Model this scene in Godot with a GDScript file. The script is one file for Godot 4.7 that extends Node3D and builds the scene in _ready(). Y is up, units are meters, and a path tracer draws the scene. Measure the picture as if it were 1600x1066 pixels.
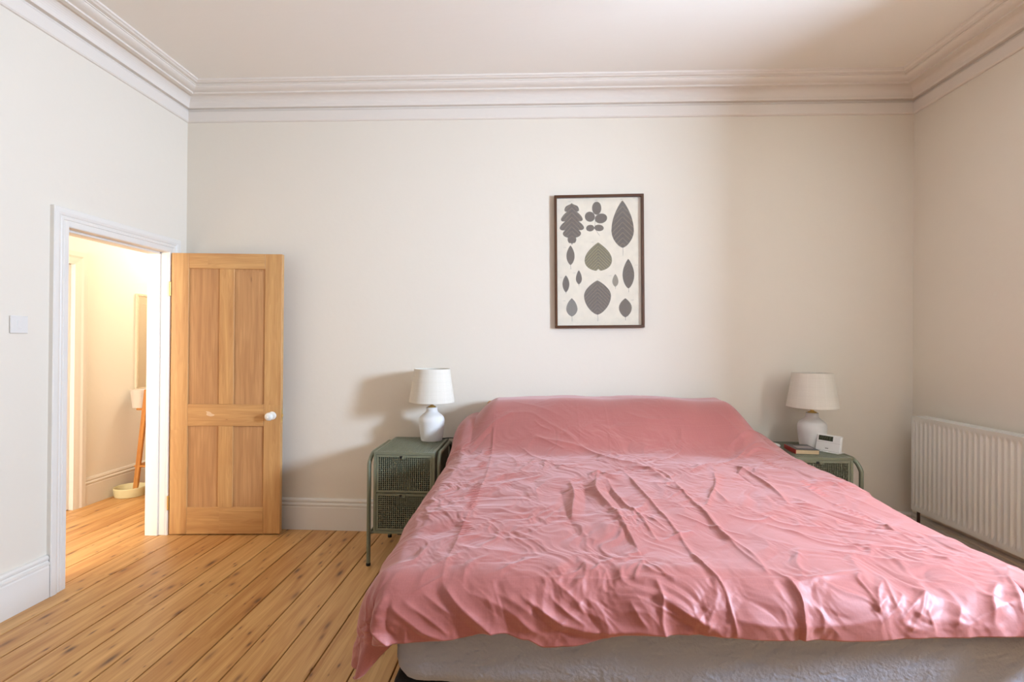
extends Node3D

# ---------------------------------------------------------------- mesh builder
class MB:
	var v := PackedVector3Array()
	var n := PackedVector3Array()
	var u := PackedVector2Array()
	var ix := PackedInt32Array()

	func quad(a: Vector3, b: Vector3, c: Vector3, d: Vector3, hint := Vector3.ZERO, uvs := []) -> void:
		# corners run counter-clockwise seen from outside, or are turned towards the hint
		var nn := (c - a).cross(d - b)
		if nn.length_squared() < 1e-18:
			return
		nn = nn.normalized()
		var flip := hint != Vector3.ZERO and nn.dot(hint) < 0.0
		if flip:
			nn = -nn
		var k := v.size()
		v.append(a); v.append(b); v.append(c); v.append(d)
		for i in 4:
			n.append(nn)
		if uvs.size() == 4:
			u.append(uvs[0]); u.append(uvs[1]); u.append(uvs[2]); u.append(uvs[3])
		else:
			var an := nn.abs()
			for p in [a, b, c, d]:
				if an.y >= an.x and an.y >= an.z:
					u.append(Vector2(p.x, p.z))
				elif an.x >= an.z:
					u.append(Vector2(p.z, p.y))
				else:
					u.append(Vector2(p.x, p.y))
		if flip:
			ix.append_array(PackedInt32Array([k, k + 1, k + 2, k, k + 2, k + 3]))
		else:
			ix.append_array(PackedInt32Array([k, k + 2, k + 1, k, k + 3, k + 2]))

	func tri(a: Vector3, b: Vector3, c: Vector3, hint: Vector3) -> void:
		var nn := (b - a).cross(c - a).normalized()
		var flip := nn.dot(hint) < 0.0
		if flip:
			nn = -nn
		var k := v.size()
		v.append(a); v.append(b); v.append(c)
		for i in 3:
			n.append(nn)
			u.append(Vector2.ZERO)
		if flip:
			ix.append_array(PackedInt32Array([k, k + 1, k + 2]))
		else:
			ix.append_array(PackedInt32Array([k, k + 2, k + 1]))

	# a box with chamfered edges; grain: the axis that runs along v of the texture
	func box(x: Transform3D, size: Vector3, bev := 0.003, grain := 1, uvo := Vector2.ZERO) -> void:
		var h := size * 0.5
		var b: float = min(bev, min(h.x, min(h.y, h.z)) * 0.9)
		var cross := (grain + 1) % 3
		for k in 3:
			for sg in [-1.0, 1.0]:
				var ua := (k + 1) % 3
				var va := (k + 2) % 3
				var pts := []
				var uv := []
				for c in [[-1.0, -1.0], [1.0, -1.0], [1.0, 1.0], [-1.0, 1.0]]:
					var p := Vector3.ZERO
					p[k] = sg * h[k]
					p[ua] = c[0] * (h[ua] - b)
					p[va] = c[1] * (h[va] - b)
					pts.append(x * p)
					var ca := cross
					if k == cross:
						ca = (grain + 2) % 3
					if k == grain:
						uv.append(Vector2(p[ua], p[va] * 0.2) + uvo)
					else:
						uv.append(Vector2(p[ca], p[grain]) + uvo)
				var out: Vector3 = x.basis[k] * sg
				quad(pts[0], pts[1], pts[2], pts[3], out, uv)
		if b <= 0.0:
			return
		for k in 3:
			var ua := (k + 1) % 3
			var va := (k + 2) % 3
			for s1 in [-1.0, 1.0]:
				for s2 in [-1.0, 1.0]:
					var pts := []
					var uv := []
					for c in [[0, -1.0], [0, 1.0], [1, 1.0], [1, -1.0]]:
						var p := Vector3.ZERO
						p[k] = c[1] * (h[k] - b)
						p[ua] = s1 * (h[ua] - (b if c[0] == 0 else 0.0))
						p[va] = s2 * (h[va] - (0.0 if c[0] == 0 else b))
						pts.append(x * p)
						var ca := cross if k != cross else (grain + 2) % 3
						uv.append(Vector2(p[ca], p[grain]) + uvo)
					quad(pts[0], pts[1], pts[2], pts[3], x.basis[ua] * s1 + x.basis[va] * s2, uv)
		for s0 in [-1.0, 1.0]:
			for s1 in [-1.0, 1.0]:
				for s2 in [-1.0, 1.0]:
					var s := Vector3(s0, s1, s2)
					var i := h - Vector3(b, b, b)
					tri(x * (Vector3(h.x, i.y, i.z) * s), x * (Vector3(i.x, h.y, i.z) * s), x * (Vector3(i.x, i.y, h.z) * s), x.basis * s)

	func bx(lo: Vector3, hi: Vector3, bev := 0.003, grain := 1, uvo := Vector2.ZERO) -> void:
		box(Transform3D(Basis.IDENTITY, (lo + hi) * 0.5), hi - lo, bev, grain, uvo)

	# a smooth grid of points, rows of cols
	func grid(p: PackedVector3Array, cols: int, flip := false, uvs := PackedVector2Array(), closed := false) -> void:
		var rows := p.size() / cols
		var k := v.size()
		v.append_array(p)
		for r in rows:
			for c in cols:
				var c0: int = c - 1
				var c1: int = c + 1
				if closed:
					c0 = cols - 2 if c == 0 else c - 1
					c1 = 1 if c == cols - 1 else c + 1
				else:
					c0 = max(c0, 0)
					c1 = min(c1, cols - 1)
				var du := p[r * cols + c1] - p[r * cols + c0]
				var dv := p[min(r + 1, rows - 1) * cols + c] - p[max(r - 1, 0) * cols + c]
				var nn := du.cross(dv).normalized()
				n.append(-nn if flip else nn)
		if uvs.size() == p.size():
			u.append_array(uvs)
		else:
			for r in rows:
				for c in cols:
					u.append(Vector2(float(c) / (cols - 1), float(r) / (rows - 1)))
		for r in rows - 1:
			for c in cols - 1:
				var a := k + r * cols + c
				var b := a + 1
				var d := a + cols
				var e := d + 1
				if flip:
					ix.append_array(PackedInt32Array([a, b, e, a, e, d]))
				else:
					ix.append_array(PackedInt32Array([a, e, b, a, d, e]))

	# turned about the y axis: profile of (radius, height) from bottom to top, outside
	func lathe(prof: PackedVector2Array, at: Vector3, seg := 40, sx := 1.0) -> void:
		var p := PackedVector3Array()
		var uv := PackedVector2Array()
		var len := 0.0
		for r in prof.size():
			if r > 0:
				len += prof[r].distance_to(prof[r - 1])
			for s in seg + 1:
				var a := TAU * s / seg
				p.append(at + Vector3(cos(a) * prof[r].x * sx, prof[r].y, sin(a) * prof[r].x))
				uv.append(Vector2(a * 0.1, len))
		grid(p, seg + 1, true, uv, true)

	func tube(path: PackedVector3Array, r: float, seg := 12, caps := true) -> void:
		var p := PackedVector3Array()
		var uv := PackedVector2Array()
		var t0 := (path[1] - path[0]).normalized()
		var side := t0.cross(Vector3.UP if absf(t0.y) < 0.9 else Vector3.RIGHT).normalized()
		var len := 0.0
		for i in path.size():
			var t := (path[min(i + 1, path.size() - 1)] - path[max(i - 1, 0)]).normalized()
			side = (side - t * side.dot(t)).normalized()
			var up := side.cross(t)
			if i > 0:
				len += path[i].distance_to(path[i - 1])
			for s in seg + 1:
				var a := TAU * s / seg
				p.append(path[i] + side * cos(a) * r + up * sin(a) * r)
				uv.append(Vector2(a * r, len))
		grid(p, seg + 1, true, uv, true)
		if caps:
			for e in [0, path.size() - 1]:
				var dir := (path[0] - path[1]) if e == 0 else (path[e] - path[e - 1])
				for s in seg:
					tri(path[e], p[e * (seg + 1) + s], p[e * (seg + 1) + s + 1], dir)

	# a profile of (offset, height) carried along a path whose points have offset directions
	func sweep(path: Array, offs: Array, prof: PackedVector2Array, hdir: Vector3, hint: Vector3, ends := true) -> void:
		for i in path.size() - 1:
			for j in prof.size() - 1:
				var a: Vector3 = path[i] + offs[i] * prof[j].x + hdir * prof[j].y
				var b: Vector3 = path[i + 1] + offs[i + 1] * prof[j].x + hdir * prof[j].y
				var c: Vector3 = path[i + 1] + offs[i + 1] * prof[j + 1].x + hdir * prof[j + 1].y
				var d: Vector3 = path[i] + offs[i] * prof[j + 1].x + hdir * prof[j + 1].y
				quad(a, b, c, d, hint)
		if ends:
			for e in [0, path.size() - 1]:
				var dir: Vector3 = (path[0] - path[1]) if e == 0 else (path[e] - path[e - 1])
				for j in prof.size() - 1:
					var a: Vector3 = path[e] + offs[e] * prof[j].x + hdir * prof[j].y
					var d: Vector3 = path[e] + offs[e] * prof[j + 1].x + hdir * prof[j + 1].y
					tri(path[e], a, d, dir)

	# sheet metal with a field of square holes, in the plane of ux and uy, facing nn
	func perforated(o: Vector3, ux: Vector3, uy: Vector3, w: float, h: float, nx: int, ny: int, mx: float, my: float, hole: float, thick: float) -> void:
		var nn := ux.cross(uy)
		var px := (w - 2.0 * mx) / nx
		var py := (h - 2.0 * my) / ny
		var bk := nn * -thick
		for st in [[0.0, 0.0, w, my], [0.0, h - my, w, h], [0.0, my, mx, h - my], [w - mx, my, w, h - my]]:
			var a: Vector3 = o + ux * st[0] + uy * st[1]
			var b: Vector3 = o + ux * st[2] + uy * st[1]
			var c: Vector3 = o + ux * st[2] + uy * st[3]
			var d: Vector3 = o + ux * st[0] + uy * st[3]
			quad(a, b, c, d, nn)
			quad(a + bk, b + bk, c + bk, d + bk, -nn)
		var rim := [o, o + ux * w, o + ux * w + uy * h, o + uy * h]
		for i in 4:
			quad(rim[i], rim[(i + 1) % 4], rim[(i + 1) % 4] + bk, rim[i] + bk, (rim[i] + rim[(i + 1) % 4]) * 0.5 - (rim[0] + rim[2]) * 0.5)
		for i in nx:
			for j in ny:
				var cc := o + ux * (mx + (i + 0.5) * px) + uy * (my + (j + 0.5) * py)
				var outer := [cc - ux * px * 0.5 - uy * py * 0.5, cc + ux * px * 0.5 - uy * py * 0.5, cc + ux * px * 0.5 + uy * py * 0.5, cc - ux * px * 0.5 + uy * py * 0.5]
				var hh := hole * 0.5
				var inner := [cc - ux * hh - uy * hh, cc + ux * hh - uy * hh, cc + ux * hh + uy * hh, cc - ux * hh + uy * hh]
				for k in 4:
					var l := (k + 1) % 4
					quad(outer[k], outer[l], inner[l], inner[k], nn)
					quad(inner[k], inner[l], inner[l] + bk, inner[k] + bk, cc - (inner[k] + inner[l]) * 0.5)

	func mesh() -> ArrayMesh:
		var a := []
		a.resize(Mesh.ARRAY_MAX)
		a[Mesh.ARRAY_VERTEX] = v
		a[Mesh.ARRAY_NORMAL] = n
		a[Mesh.ARRAY_TEX_UV] = u
		a[Mesh.ARRAY_INDEX] = ix
		var m := ArrayMesh.new()
		m.add_surface_from_arrays(Mesh.PRIMITIVE_TRIANGLES, a)
		return m

# ---------------------------------------------------------------- nodes
func put(called: String, mb: MB, m: Material, parent: Node = self, label := "") -> MeshInstance3D:
	var o := MeshInstance3D.new()
	o.name = called
	o.mesh = mb.mesh()
	o.material_override = m
	parent.add_child(o, true)
	if label != "":
		o.set_meta("label", label)
	return o

func tag(o: Node, label: String, category := "", group := "", kind := "") -> void:
	o.set_meta("label", label)
	if category != "":
		o.set_meta("category", category)
	if group != "":
		o.set_meta("group", group)
	if kind != "":
		o.set_meta("kind", kind)

func thing(called: String, label: String, category: String, at := Vector3.ZERO, turn := 0.0, group := "", kind := "") -> Node3D:
	var o := Node3D.new()
	o.name = called
	add_child(o, true)
	o.position = at
	o.rotation.y = turn
	tag(o, label, category, group, kind)
	return o

func mat(c: Color, rough := 0.6, metal := 0.0) -> StandardMaterial3D:
	var m := StandardMaterial3D.new()
	m.albedo_color = c
	m.roughness = rough
	m.metallic = metal
	return m

func c8(r: int, g: int, b: int) -> Color:
	return Color8(r, g, b)

func noise(seed_: int, freq: float, oct := 3) -> FastNoiseLite:
	var f := FastNoiseLite.new()
	f.seed = seed_
	f.frequency = freq
	f.noise_type = FastNoiseLite.TYPE_SIMPLEX_SMOOTH
	f.fractal_octaves = oct
	return f

func bump(seed_: int, size: int, freq: float, strength: float) -> ImageTexture:
	var im := noise(seed_, freq, 4).get_seamless_image(size, size)
	im.convert(Image.FORMAT_RGBA8)
	im.bump_map_to_normal_map(strength)
	im.generate_mipmaps()
	return ImageTexture.create_from_image(im)

func sst(a: float, b: float, x: float) -> float:
	var t := clampf((x - a) / (b - a), 0.0, 1.0)
	return t * t * (3.0 - 2.0 * t)

# wood whose grain runs along v: strips side by side, each its own board
func wood(w: int, h: int, strips: int, light: Color, dark: Color, knot: Color, streak: float, knots: int, seed_: int) -> ImageTexture:
	var fine := noise(seed_, 0.35, 3).get_image(w, max(h / 40, 8), false, false, true)
	fine.convert(Image.FORMAT_L8)
	fine.resize(w, h, Image.INTERPOLATE_CUBIC)
	var mid := noise(seed_ + 1, 0.045, 3).get_image(w, max(h / 10, 8), false, false, true)
	mid.convert(Image.FORMAT_L8)
	mid.resize(w, h, Image.INTERPOLATE_CUBIC)
	var big := noise(seed_ + 2, 0.02, 2).get_image(w, max(h / 4, 8), false, false, true)
	big.convert(Image.FORMAT_L8)
	big.resize(w, h, Image.INTERPOLATE_CUBIC)
	var fd := fine.get_data()
	var md := mid.get_data()
	var bd := big.get_data()
	var rng := RandomNumberGenerator.new()
	rng.seed = seed_ + 77
	var tone := PackedFloat32Array()
	var mul := PackedFloat32Array()
	for s in strips:
		tone.append(rng.randf_range(-0.17, 0.17))
		mul.append(rng.randf_range(14.0, 26.0))
	var sw := w / strips
	var out := PackedByteArray()
	out.resize(w * h * 3)
	var shade := PackedFloat32Array()
	shade.resize(w * h)
	var i := 0
	for y in h:
		for x in w:
			var s := x / sw
			var b := bd[i] / 255.0
			var ring := sin(b * mul[s] + md[i] * 0.02)
			shade[i] = 0.42 + tone[s] + (fd[i] / 255.0 - 0.5) * streak + (md[i] / 255.0 - 0.5) * 0.62 * streak / 0.5 + ring * 0.08 + (b - 0.5) * 0.45
			i += 1
	var kn := PackedFloat32Array()
	kn.resize(w * h)
	for k in knots:
		var cx := rng.randi_range(0, w - 1)
		var cy := rng.randi_range(0, h - 1)
		var s := cx / sw
		var rx := rng.randf_range(1.5, 4.0) if rng.randf() < 0.7 else rng.randf_range(4.0, 8.5)
		var ry := rx * rng.randf_range(0.7, 1.5)
		var deep := rng.randf_range(0.35, 1.0)
		for yy in range(max(0, cy - int(ry * 7)), min(h, cy + int(ry * 7))):
			for xx in range(max(s * sw, cx - int(rx * 4)), min((s + 1) * sw, cx + int(rx * 4))):
				var dx := (xx - cx) / rx
				var dy := (yy - cy) / ry
				var q := dx * dx + dy * dy
				kn[yy * w + xx] = max(kn[yy * w + xx], deep * exp(-q * 0.9))
				shade[yy * w + xx] += deep * 0.30 * exp(-dx * dx * 0.22 - dy * dy * 0.07)
	i = 0
	for p in w * h:
		var t := clampf(shade[p], 0.0, 1.0)
		var q: float = kn[p]
		out[i] = int(255.0 * lerpf(lerpf(light.r, dark.r, t), knot.r, q))
		out[i + 1] = int(255.0 * lerpf(lerpf(light.g, dark.g, t), knot.g, q))
		out[i + 2] = int(255.0 * lerpf(lerpf(light.b, dark.b, t), knot.b, q))
		i += 3
	var im := Image.create_from_data(w, h, false, Image.FORMAT_RGB8, out)
	im.generate_mipmaps()
	return ImageTexture.create_from_image(im)

# woven cloth: threads crossing
func weave(size: int, threads: int, a: Color, b: Color, seed_: int) -> ImageTexture:
	var nz := noise(seed_, 0.08, 3).get_seamless_image(size, size)
	nz.convert(Image.FORMAT_L8)
	var nd := nz.get_data()
	var out := PackedByteArray()
	out.resize(size * size * 3)
	var k := TAU * threads / size
	var rng := RandomNumberGenerator.new()
	rng.seed = seed_
	var rowt := PackedFloat32Array()
	var colt := PackedFloat32Array()
	for i in size:
		rowt.append(0.0)
		colt.append(0.0)
	for i in threads:
		var rv := rng.randf_range(-0.17, 0.17)
		var cv := rng.randf_range(-0.17, 0.17)
		for j in range(i * size / threads, (i + 1) * size / threads):
			rowt[j] = rv
			colt[j] = cv
	var i := 0
	for y in size:
		for x in size:
			var t := clampf(0.5 + 0.25 * sin(x * k) * sin(y * k) + rowt[y] + colt[x] + (nd[y * size + x] / 255.0 - 0.5) * 0.5, 0.0, 1.0)
			out[i] = int(255.0 * lerpf(a.r, b.r, t))
			out[i + 1] = int(255.0 * lerpf(a.g, b.g, t))
			out[i + 2] = int(255.0 * lerpf(a.b, b.b, t))
			i += 3
	var im := Image.create_from_data(size, size, false, Image.FORMAT_RGB8, out)
	im.generate_mipmaps()
	return ImageTexture.create_from_image(im)

# ---------------------------------------------------------------- the place, in metres
const XL := -2.586
const XR := 2.606
const ZB := -3.667
const ZF := 2.9
const HC := 3.18
const HALL_X := -3.70
const HALL_Z := -6.2

var paint: StandardMaterial3D
var paint_trim: StandardMaterial3D
var paint_ceiling: StandardMaterial3D
var paint_hall: StandardMaterial3D
var paint_cornice: StandardMaterial3D
var pine: StandardMaterial3D
var oak: StandardMaterial3D
var oak_panel: StandardMaterial3D
var green: StandardMaterial3D
var brass: StandardMaterial3D
var ceramic: StandardMaterial3D
var linen: StandardMaterial3D
var black: StandardMaterial3D
var white_plastic: StandardMaterial3D
var white_metal: StandardMaterial3D

func _ready() -> void:
	# camera
	var cam := Camera3D.new()
	cam.name = "camera"
	cam.fov = rad_to_deg(2.0 * atan(533.0 / 800.0))
	cam.position = Vector3(0, 1.37, 0)
	cam.rotation = Vector3(0.0032, 0.0466, 0.0083)
	cam.near = 0.05
	cam.current = true
	add_child(cam)
	# sky and exposure
	var env := Environment.new()
	var sky := Sky.new()
	var sm := ProceduralSkyMaterial.new()
	sm.sky_top_color = c8(150, 185, 235)
	sm.sky_horizon_color = c8(225, 232, 240)
	sm.ground_bottom_color = c8(120, 108, 92)
	sm.ground_horizon_color = c8(165, 152, 132)
	sm.sky_curve = 0.2
	sky.sky_material = sm
	env.background_mode = Environment.BG_SKY
	env.sky = sky
	env.background_energy_multiplier = 0.3
	env.tonemap_mode = Environment.TONE_MAPPER_LINEAR
	env.tonemap_exposure = 1.0
	env.sdfgi_enabled = true
	env.ssao_enabled = true
	env.ssil_enabled = true
	var we := WorldEnvironment.new()
	we.name = "environment"
	we.environment = env
	add_child(we)
	# daylight in the window openings
	daylight("daylight_side", Vector3(XR + 0.48, 1.95, -1.0), Vector3(-1, 0.0, 0), Vector2(0.55, 0.6), Color(0.775, 0.873, 1.0), 33.0)
	daylight("daylight_bay", Vector3(1.0, 1.75, ZF - 0.02), Vector3(0, -0.05, -1), Vector2(1.6, 1.7), Color(0.68, 0.84, 1.0), 0.3)

	daylight("daylight_hall", Vector3(-3.2, 1.6, -0.64), Vector3(0, 0, -1), Vector2(0.6, 1.3), Color(1.0, 0.98, 0.95), 9.5)

	materials()
	room()
	trims()
	door()
	hall()
	radiator()
	bed()
	nightstands()
	lamps()
	small_things()
	picture()

func daylight(called: String, at: Vector3, dir: Vector3, size: Vector2, col: Color, energy: float) -> void:
	var l := AreaLight3D.new()
	l.name = called
	l.area_size = size
	l.light_color = col
	l.light_energy = energy
	l.area_range = 20.0
	l.shadow_enabled = true
	add_child(l)
	l.look_at_from_position(at, at + dir, Vector3.UP)

func materials() -> void:
	var wall_bump := bump(11, 512, 0.02, 1.2)
	paint = mat(c8(229, 217, 199), 0.75)
	paint_ceiling = mat(c8(237, 227, 213), 0.85)
	paint_trim = mat(c8(230, 222, 210), 0.45)
	paint_hall = mat(c8(243, 237, 226), 0.7)
	paint_cornice = mat(c8(229, 217, 203), 0.85)
	for m in [paint, paint_ceiling, paint_hall]:
		m.normal_enabled = true
		m.normal_texture = wall_bump
		m.normal_scale = 0.25
		m.uv1_scale = Vector3(1.4, 1.4, 1.4)
	pine = mat(Color.WHITE, 0.4)
	pine.albedo_texture = wood(2048, 1024, 16, c8(221, 174, 112), c8(174, 115, 58), c8(92, 58, 36), 0.34, 430, 5)
	pine.uv1_scale = Vector3(1.0 / 2.728, 0.25, 1)
	oak = mat(Color.WHITE, 0.5)
	oak.albedo_texture = wood(512, 512, 4, c8(214, 165, 104), c8(180, 126, 72), c8(130, 85, 48), 0.3, 3, 21)
	oak.uv1_scale = Vector3(1.6, 0.6, 1)
	oak_panel = mat(Color.WHITE, 0.55)
	oak_panel.albedo_texture = wood(512, 512, 4, c8(200, 150, 98), c8(166, 116, 70), c8(120, 80, 48), 0.42, 2, 31)
	oak_panel.uv1_scale = Vector3(1.8, 0.6, 1)
	green = mat(c8(122, 125, 102), 0.34, 0.2)
	green.metallic_specular = 0.6
	brass = mat(c8(222, 186, 112), 0.35, 0.9)
	ceramic = mat(c8(226, 220, 212), 0.75)
	ceramic.normal_enabled = true
	ceramic.normal_texture = bump(17, 256, 0.05, 3.0)
	ceramic.normal_scale = 0.5
	ceramic.uv1_scale = Vector3(8, 8, 8)
	linen = mat(Color.WHITE, 0.9)
	linen.albedo_texture = weave(256, 64, c8(232, 223, 208), c8(204, 193, 174), 3)
	linen.uv1_scale = Vector3(26, 17, 1)
	linen.backlight_enabled = true
	linen.backlight = Color(0.25, 0.23, 0.2)
	black = mat(c8(18, 18, 18), 0.5)
	white_plastic = mat(c8(232, 228, 220), 0.35)
	white_metal = mat(c8(226, 220, 208), 0.35)

func structure(called: String, mb: MB, m: Material, label: String, category: String) -> MeshInstance3D:
	var o := put(called, mb, m)
	tag(o, label, category, "", "structure")
	return o

func room() -> void:
	# floor of pine boards, 170 mm wide, running away from the camera
	var fl := thing("floor", "varnished knotty pine floorboards with dark gaps", "floor", Vector3.ZERO, 0.0, "", "structure")
	var sub := MB.new()
	sub.bx(Vector3(-5.0, -0.14, HALL_Z - 0.1), Vector3(XR + 0.1, -0.028, ZF + 0.2), 0.0)
	put("subfloor", sub, mat(c8(40, 26, 16), 0.9), fl)
	var rng := RandomNumberGenerator.new()
	rng.seed = 404
	for k in range(-23, 21):
		var x0 := -0.92 + 0.1705 * k
		var x1 := x0 + 0.1705
		var za := HALL_Z if x0 < -2.62 else ZB + 0.005
		var zb := -0.6 if x0 < -2.85 else ZF - 0.02
		var joint := rng.randf_range(za + 0.8, zb - 0.6)
		if k > -14 and k < 3:
			joint = 0.6 + rng.randf() * 0.5
		if k == -5:
			joint = -2.692
		var ends := [[za, joint], [joint, zb]]
		for e in ends:
			var mb := MB.new()
			var gap := 0.0024 + rng.randf() * 0.0009
			var dy := rng.randf_range(-0.0006, 0.0004)
			var s := posmod(k * 5 + 3, 16)
			var size := Vector3(x1 - x0 - gap * 2.0, 0.026, e[1] - e[0] - 0.0012)
			var mid := Vector3((x0 + x1) * 0.5, -0.013 + dy, (e[0] + e[1]) * 0.5)
			mb.box(Transform3D(Basis.IDENTITY, Vector3.ZERO), size, 0.0022, 2, Vector2((s + 0.5) * 0.1705, rng.randf() * 4.0))
			var o := put("plank", mb, pine, fl)
			o.position = mid
	# ceiling over room and hall
	var mb := MB.new()
	mb.bx(Vector3(-5.0, HC, HALL_Z - 0.1), Vector3(XR + 0.6, HC + 0.15, ZF + 0.3), 0.0)
	structure("ceiling", mb, paint_ceiling, "plain warm white plaster ceiling", "ceiling")
	# back wall
	mb = MB.new()
	mb.bx(Vector3(XL, 0, ZB - 0.14), Vector3(XR + 0.2, HC, ZB), 0.0)
	structure("wall_back", mb, paint, "off-white painted wall behind the bed", "wall")
	# wall with the doorway: near piece, far piece, head
	mb = MB.new()
	mb.bx(Vector3(XL - 0.134, 0, -2.675), Vector3(XL, HC, ZF + 0.2), 0.0)
	mb.bx(Vector3(XL - 0.134, 0, HALL_Z), Vector3(XL, HC, -3.50), 0.0)
	mb.bx(Vector3(XL - 0.134, 2.005, -3.50), Vector3(XL, HC, -2.675), 0.0)
	structure("wall_left", mb, paint, "off-white painted wall with the open doorway", "wall")
	# window wall: opening between z -1.75 and -0.6
	mb = MB.new()
	mb.bx(Vector3(XR, 0, ZB - 0.14), Vector3(XR + 0.6, HC, -1.55), 0.0)
	mb.bx(Vector3(XR, 0, -0.6), Vector3(XR + 0.6, HC, ZF + 0.2), 0.0)
	mb.bx(Vector3(XR, 0, -1.55), Vector3(XR + 0.6, 0.8, -0.6), 0.0)
	mb.bx(Vector3(XR, 2.8, -1.55), Vector3(XR + 0.6, HC, -0.6), 0.0)
	structure("wall_right", mb, paint, "off-white painted wall behind the white radiator", "wall")
	# wall behind the camera with a wide bay opening
	mb = MB.new()
	mb.bx(Vector3(XL, 0, ZF), Vector3(0.1, HC, ZF + 0.2), 0.0)
	mb.bx(Vector3(1.9, 0, ZF), Vector3(XR, HC, ZF + 0.2), 0.0)
	mb.bx(Vector3(0.1, 0, ZF), Vector3(1.9, 0.7, ZF + 0.2), 0.0)
	mb.bx(Vector3(0.1, 2.75, ZF), Vector3(1.9, HC, ZF + 0.2), 0.0)
	structure("wall_front", mb, paint, "off-white wall with a wide window facing the bed", "wall")
	# sash frames of both windows
	mb = MB.new()
	var xw := XR + 0.54
	for z in [-1.55, -1.08, -0.6]:
		mb.bx(Vector3(xw - 0.03, 0.8, z - 0.03), Vector3(xw + 0.03, 2.8, z + 0.03), 0.004)
	for y in [0.83, 1.8, 2.77]:
		mb.bx(Vector3(xw - 0.03, y - 0.03, -1.55), Vector3(xw + 0.03, y + 0.03, -0.6), 0.004)
	structure("window_1", mb, paint_trim, "white sash window beyond the radiator", "window")
	mb = MB.new()
	var zw := ZF + 0.14
	for x in [0.1, 0.7, 1.3, 1.9]:
		mb.bx(Vector3(x - 0.03, 0.7, zw - 0.03), Vector3(x + 0.03, 2.75, zw + 0.03), 0.004)
	for y in [0.73, 1.7, 2.72]:
		mb.bx(Vector3(0.1, y - 0.03, zw - 0.03), Vector3(1.9, y + 0.03, zw + 0.03), 0.004)
	structure("window_2", mb, paint_trim, "wide white sash window facing the foot of the bed", "window")

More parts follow.
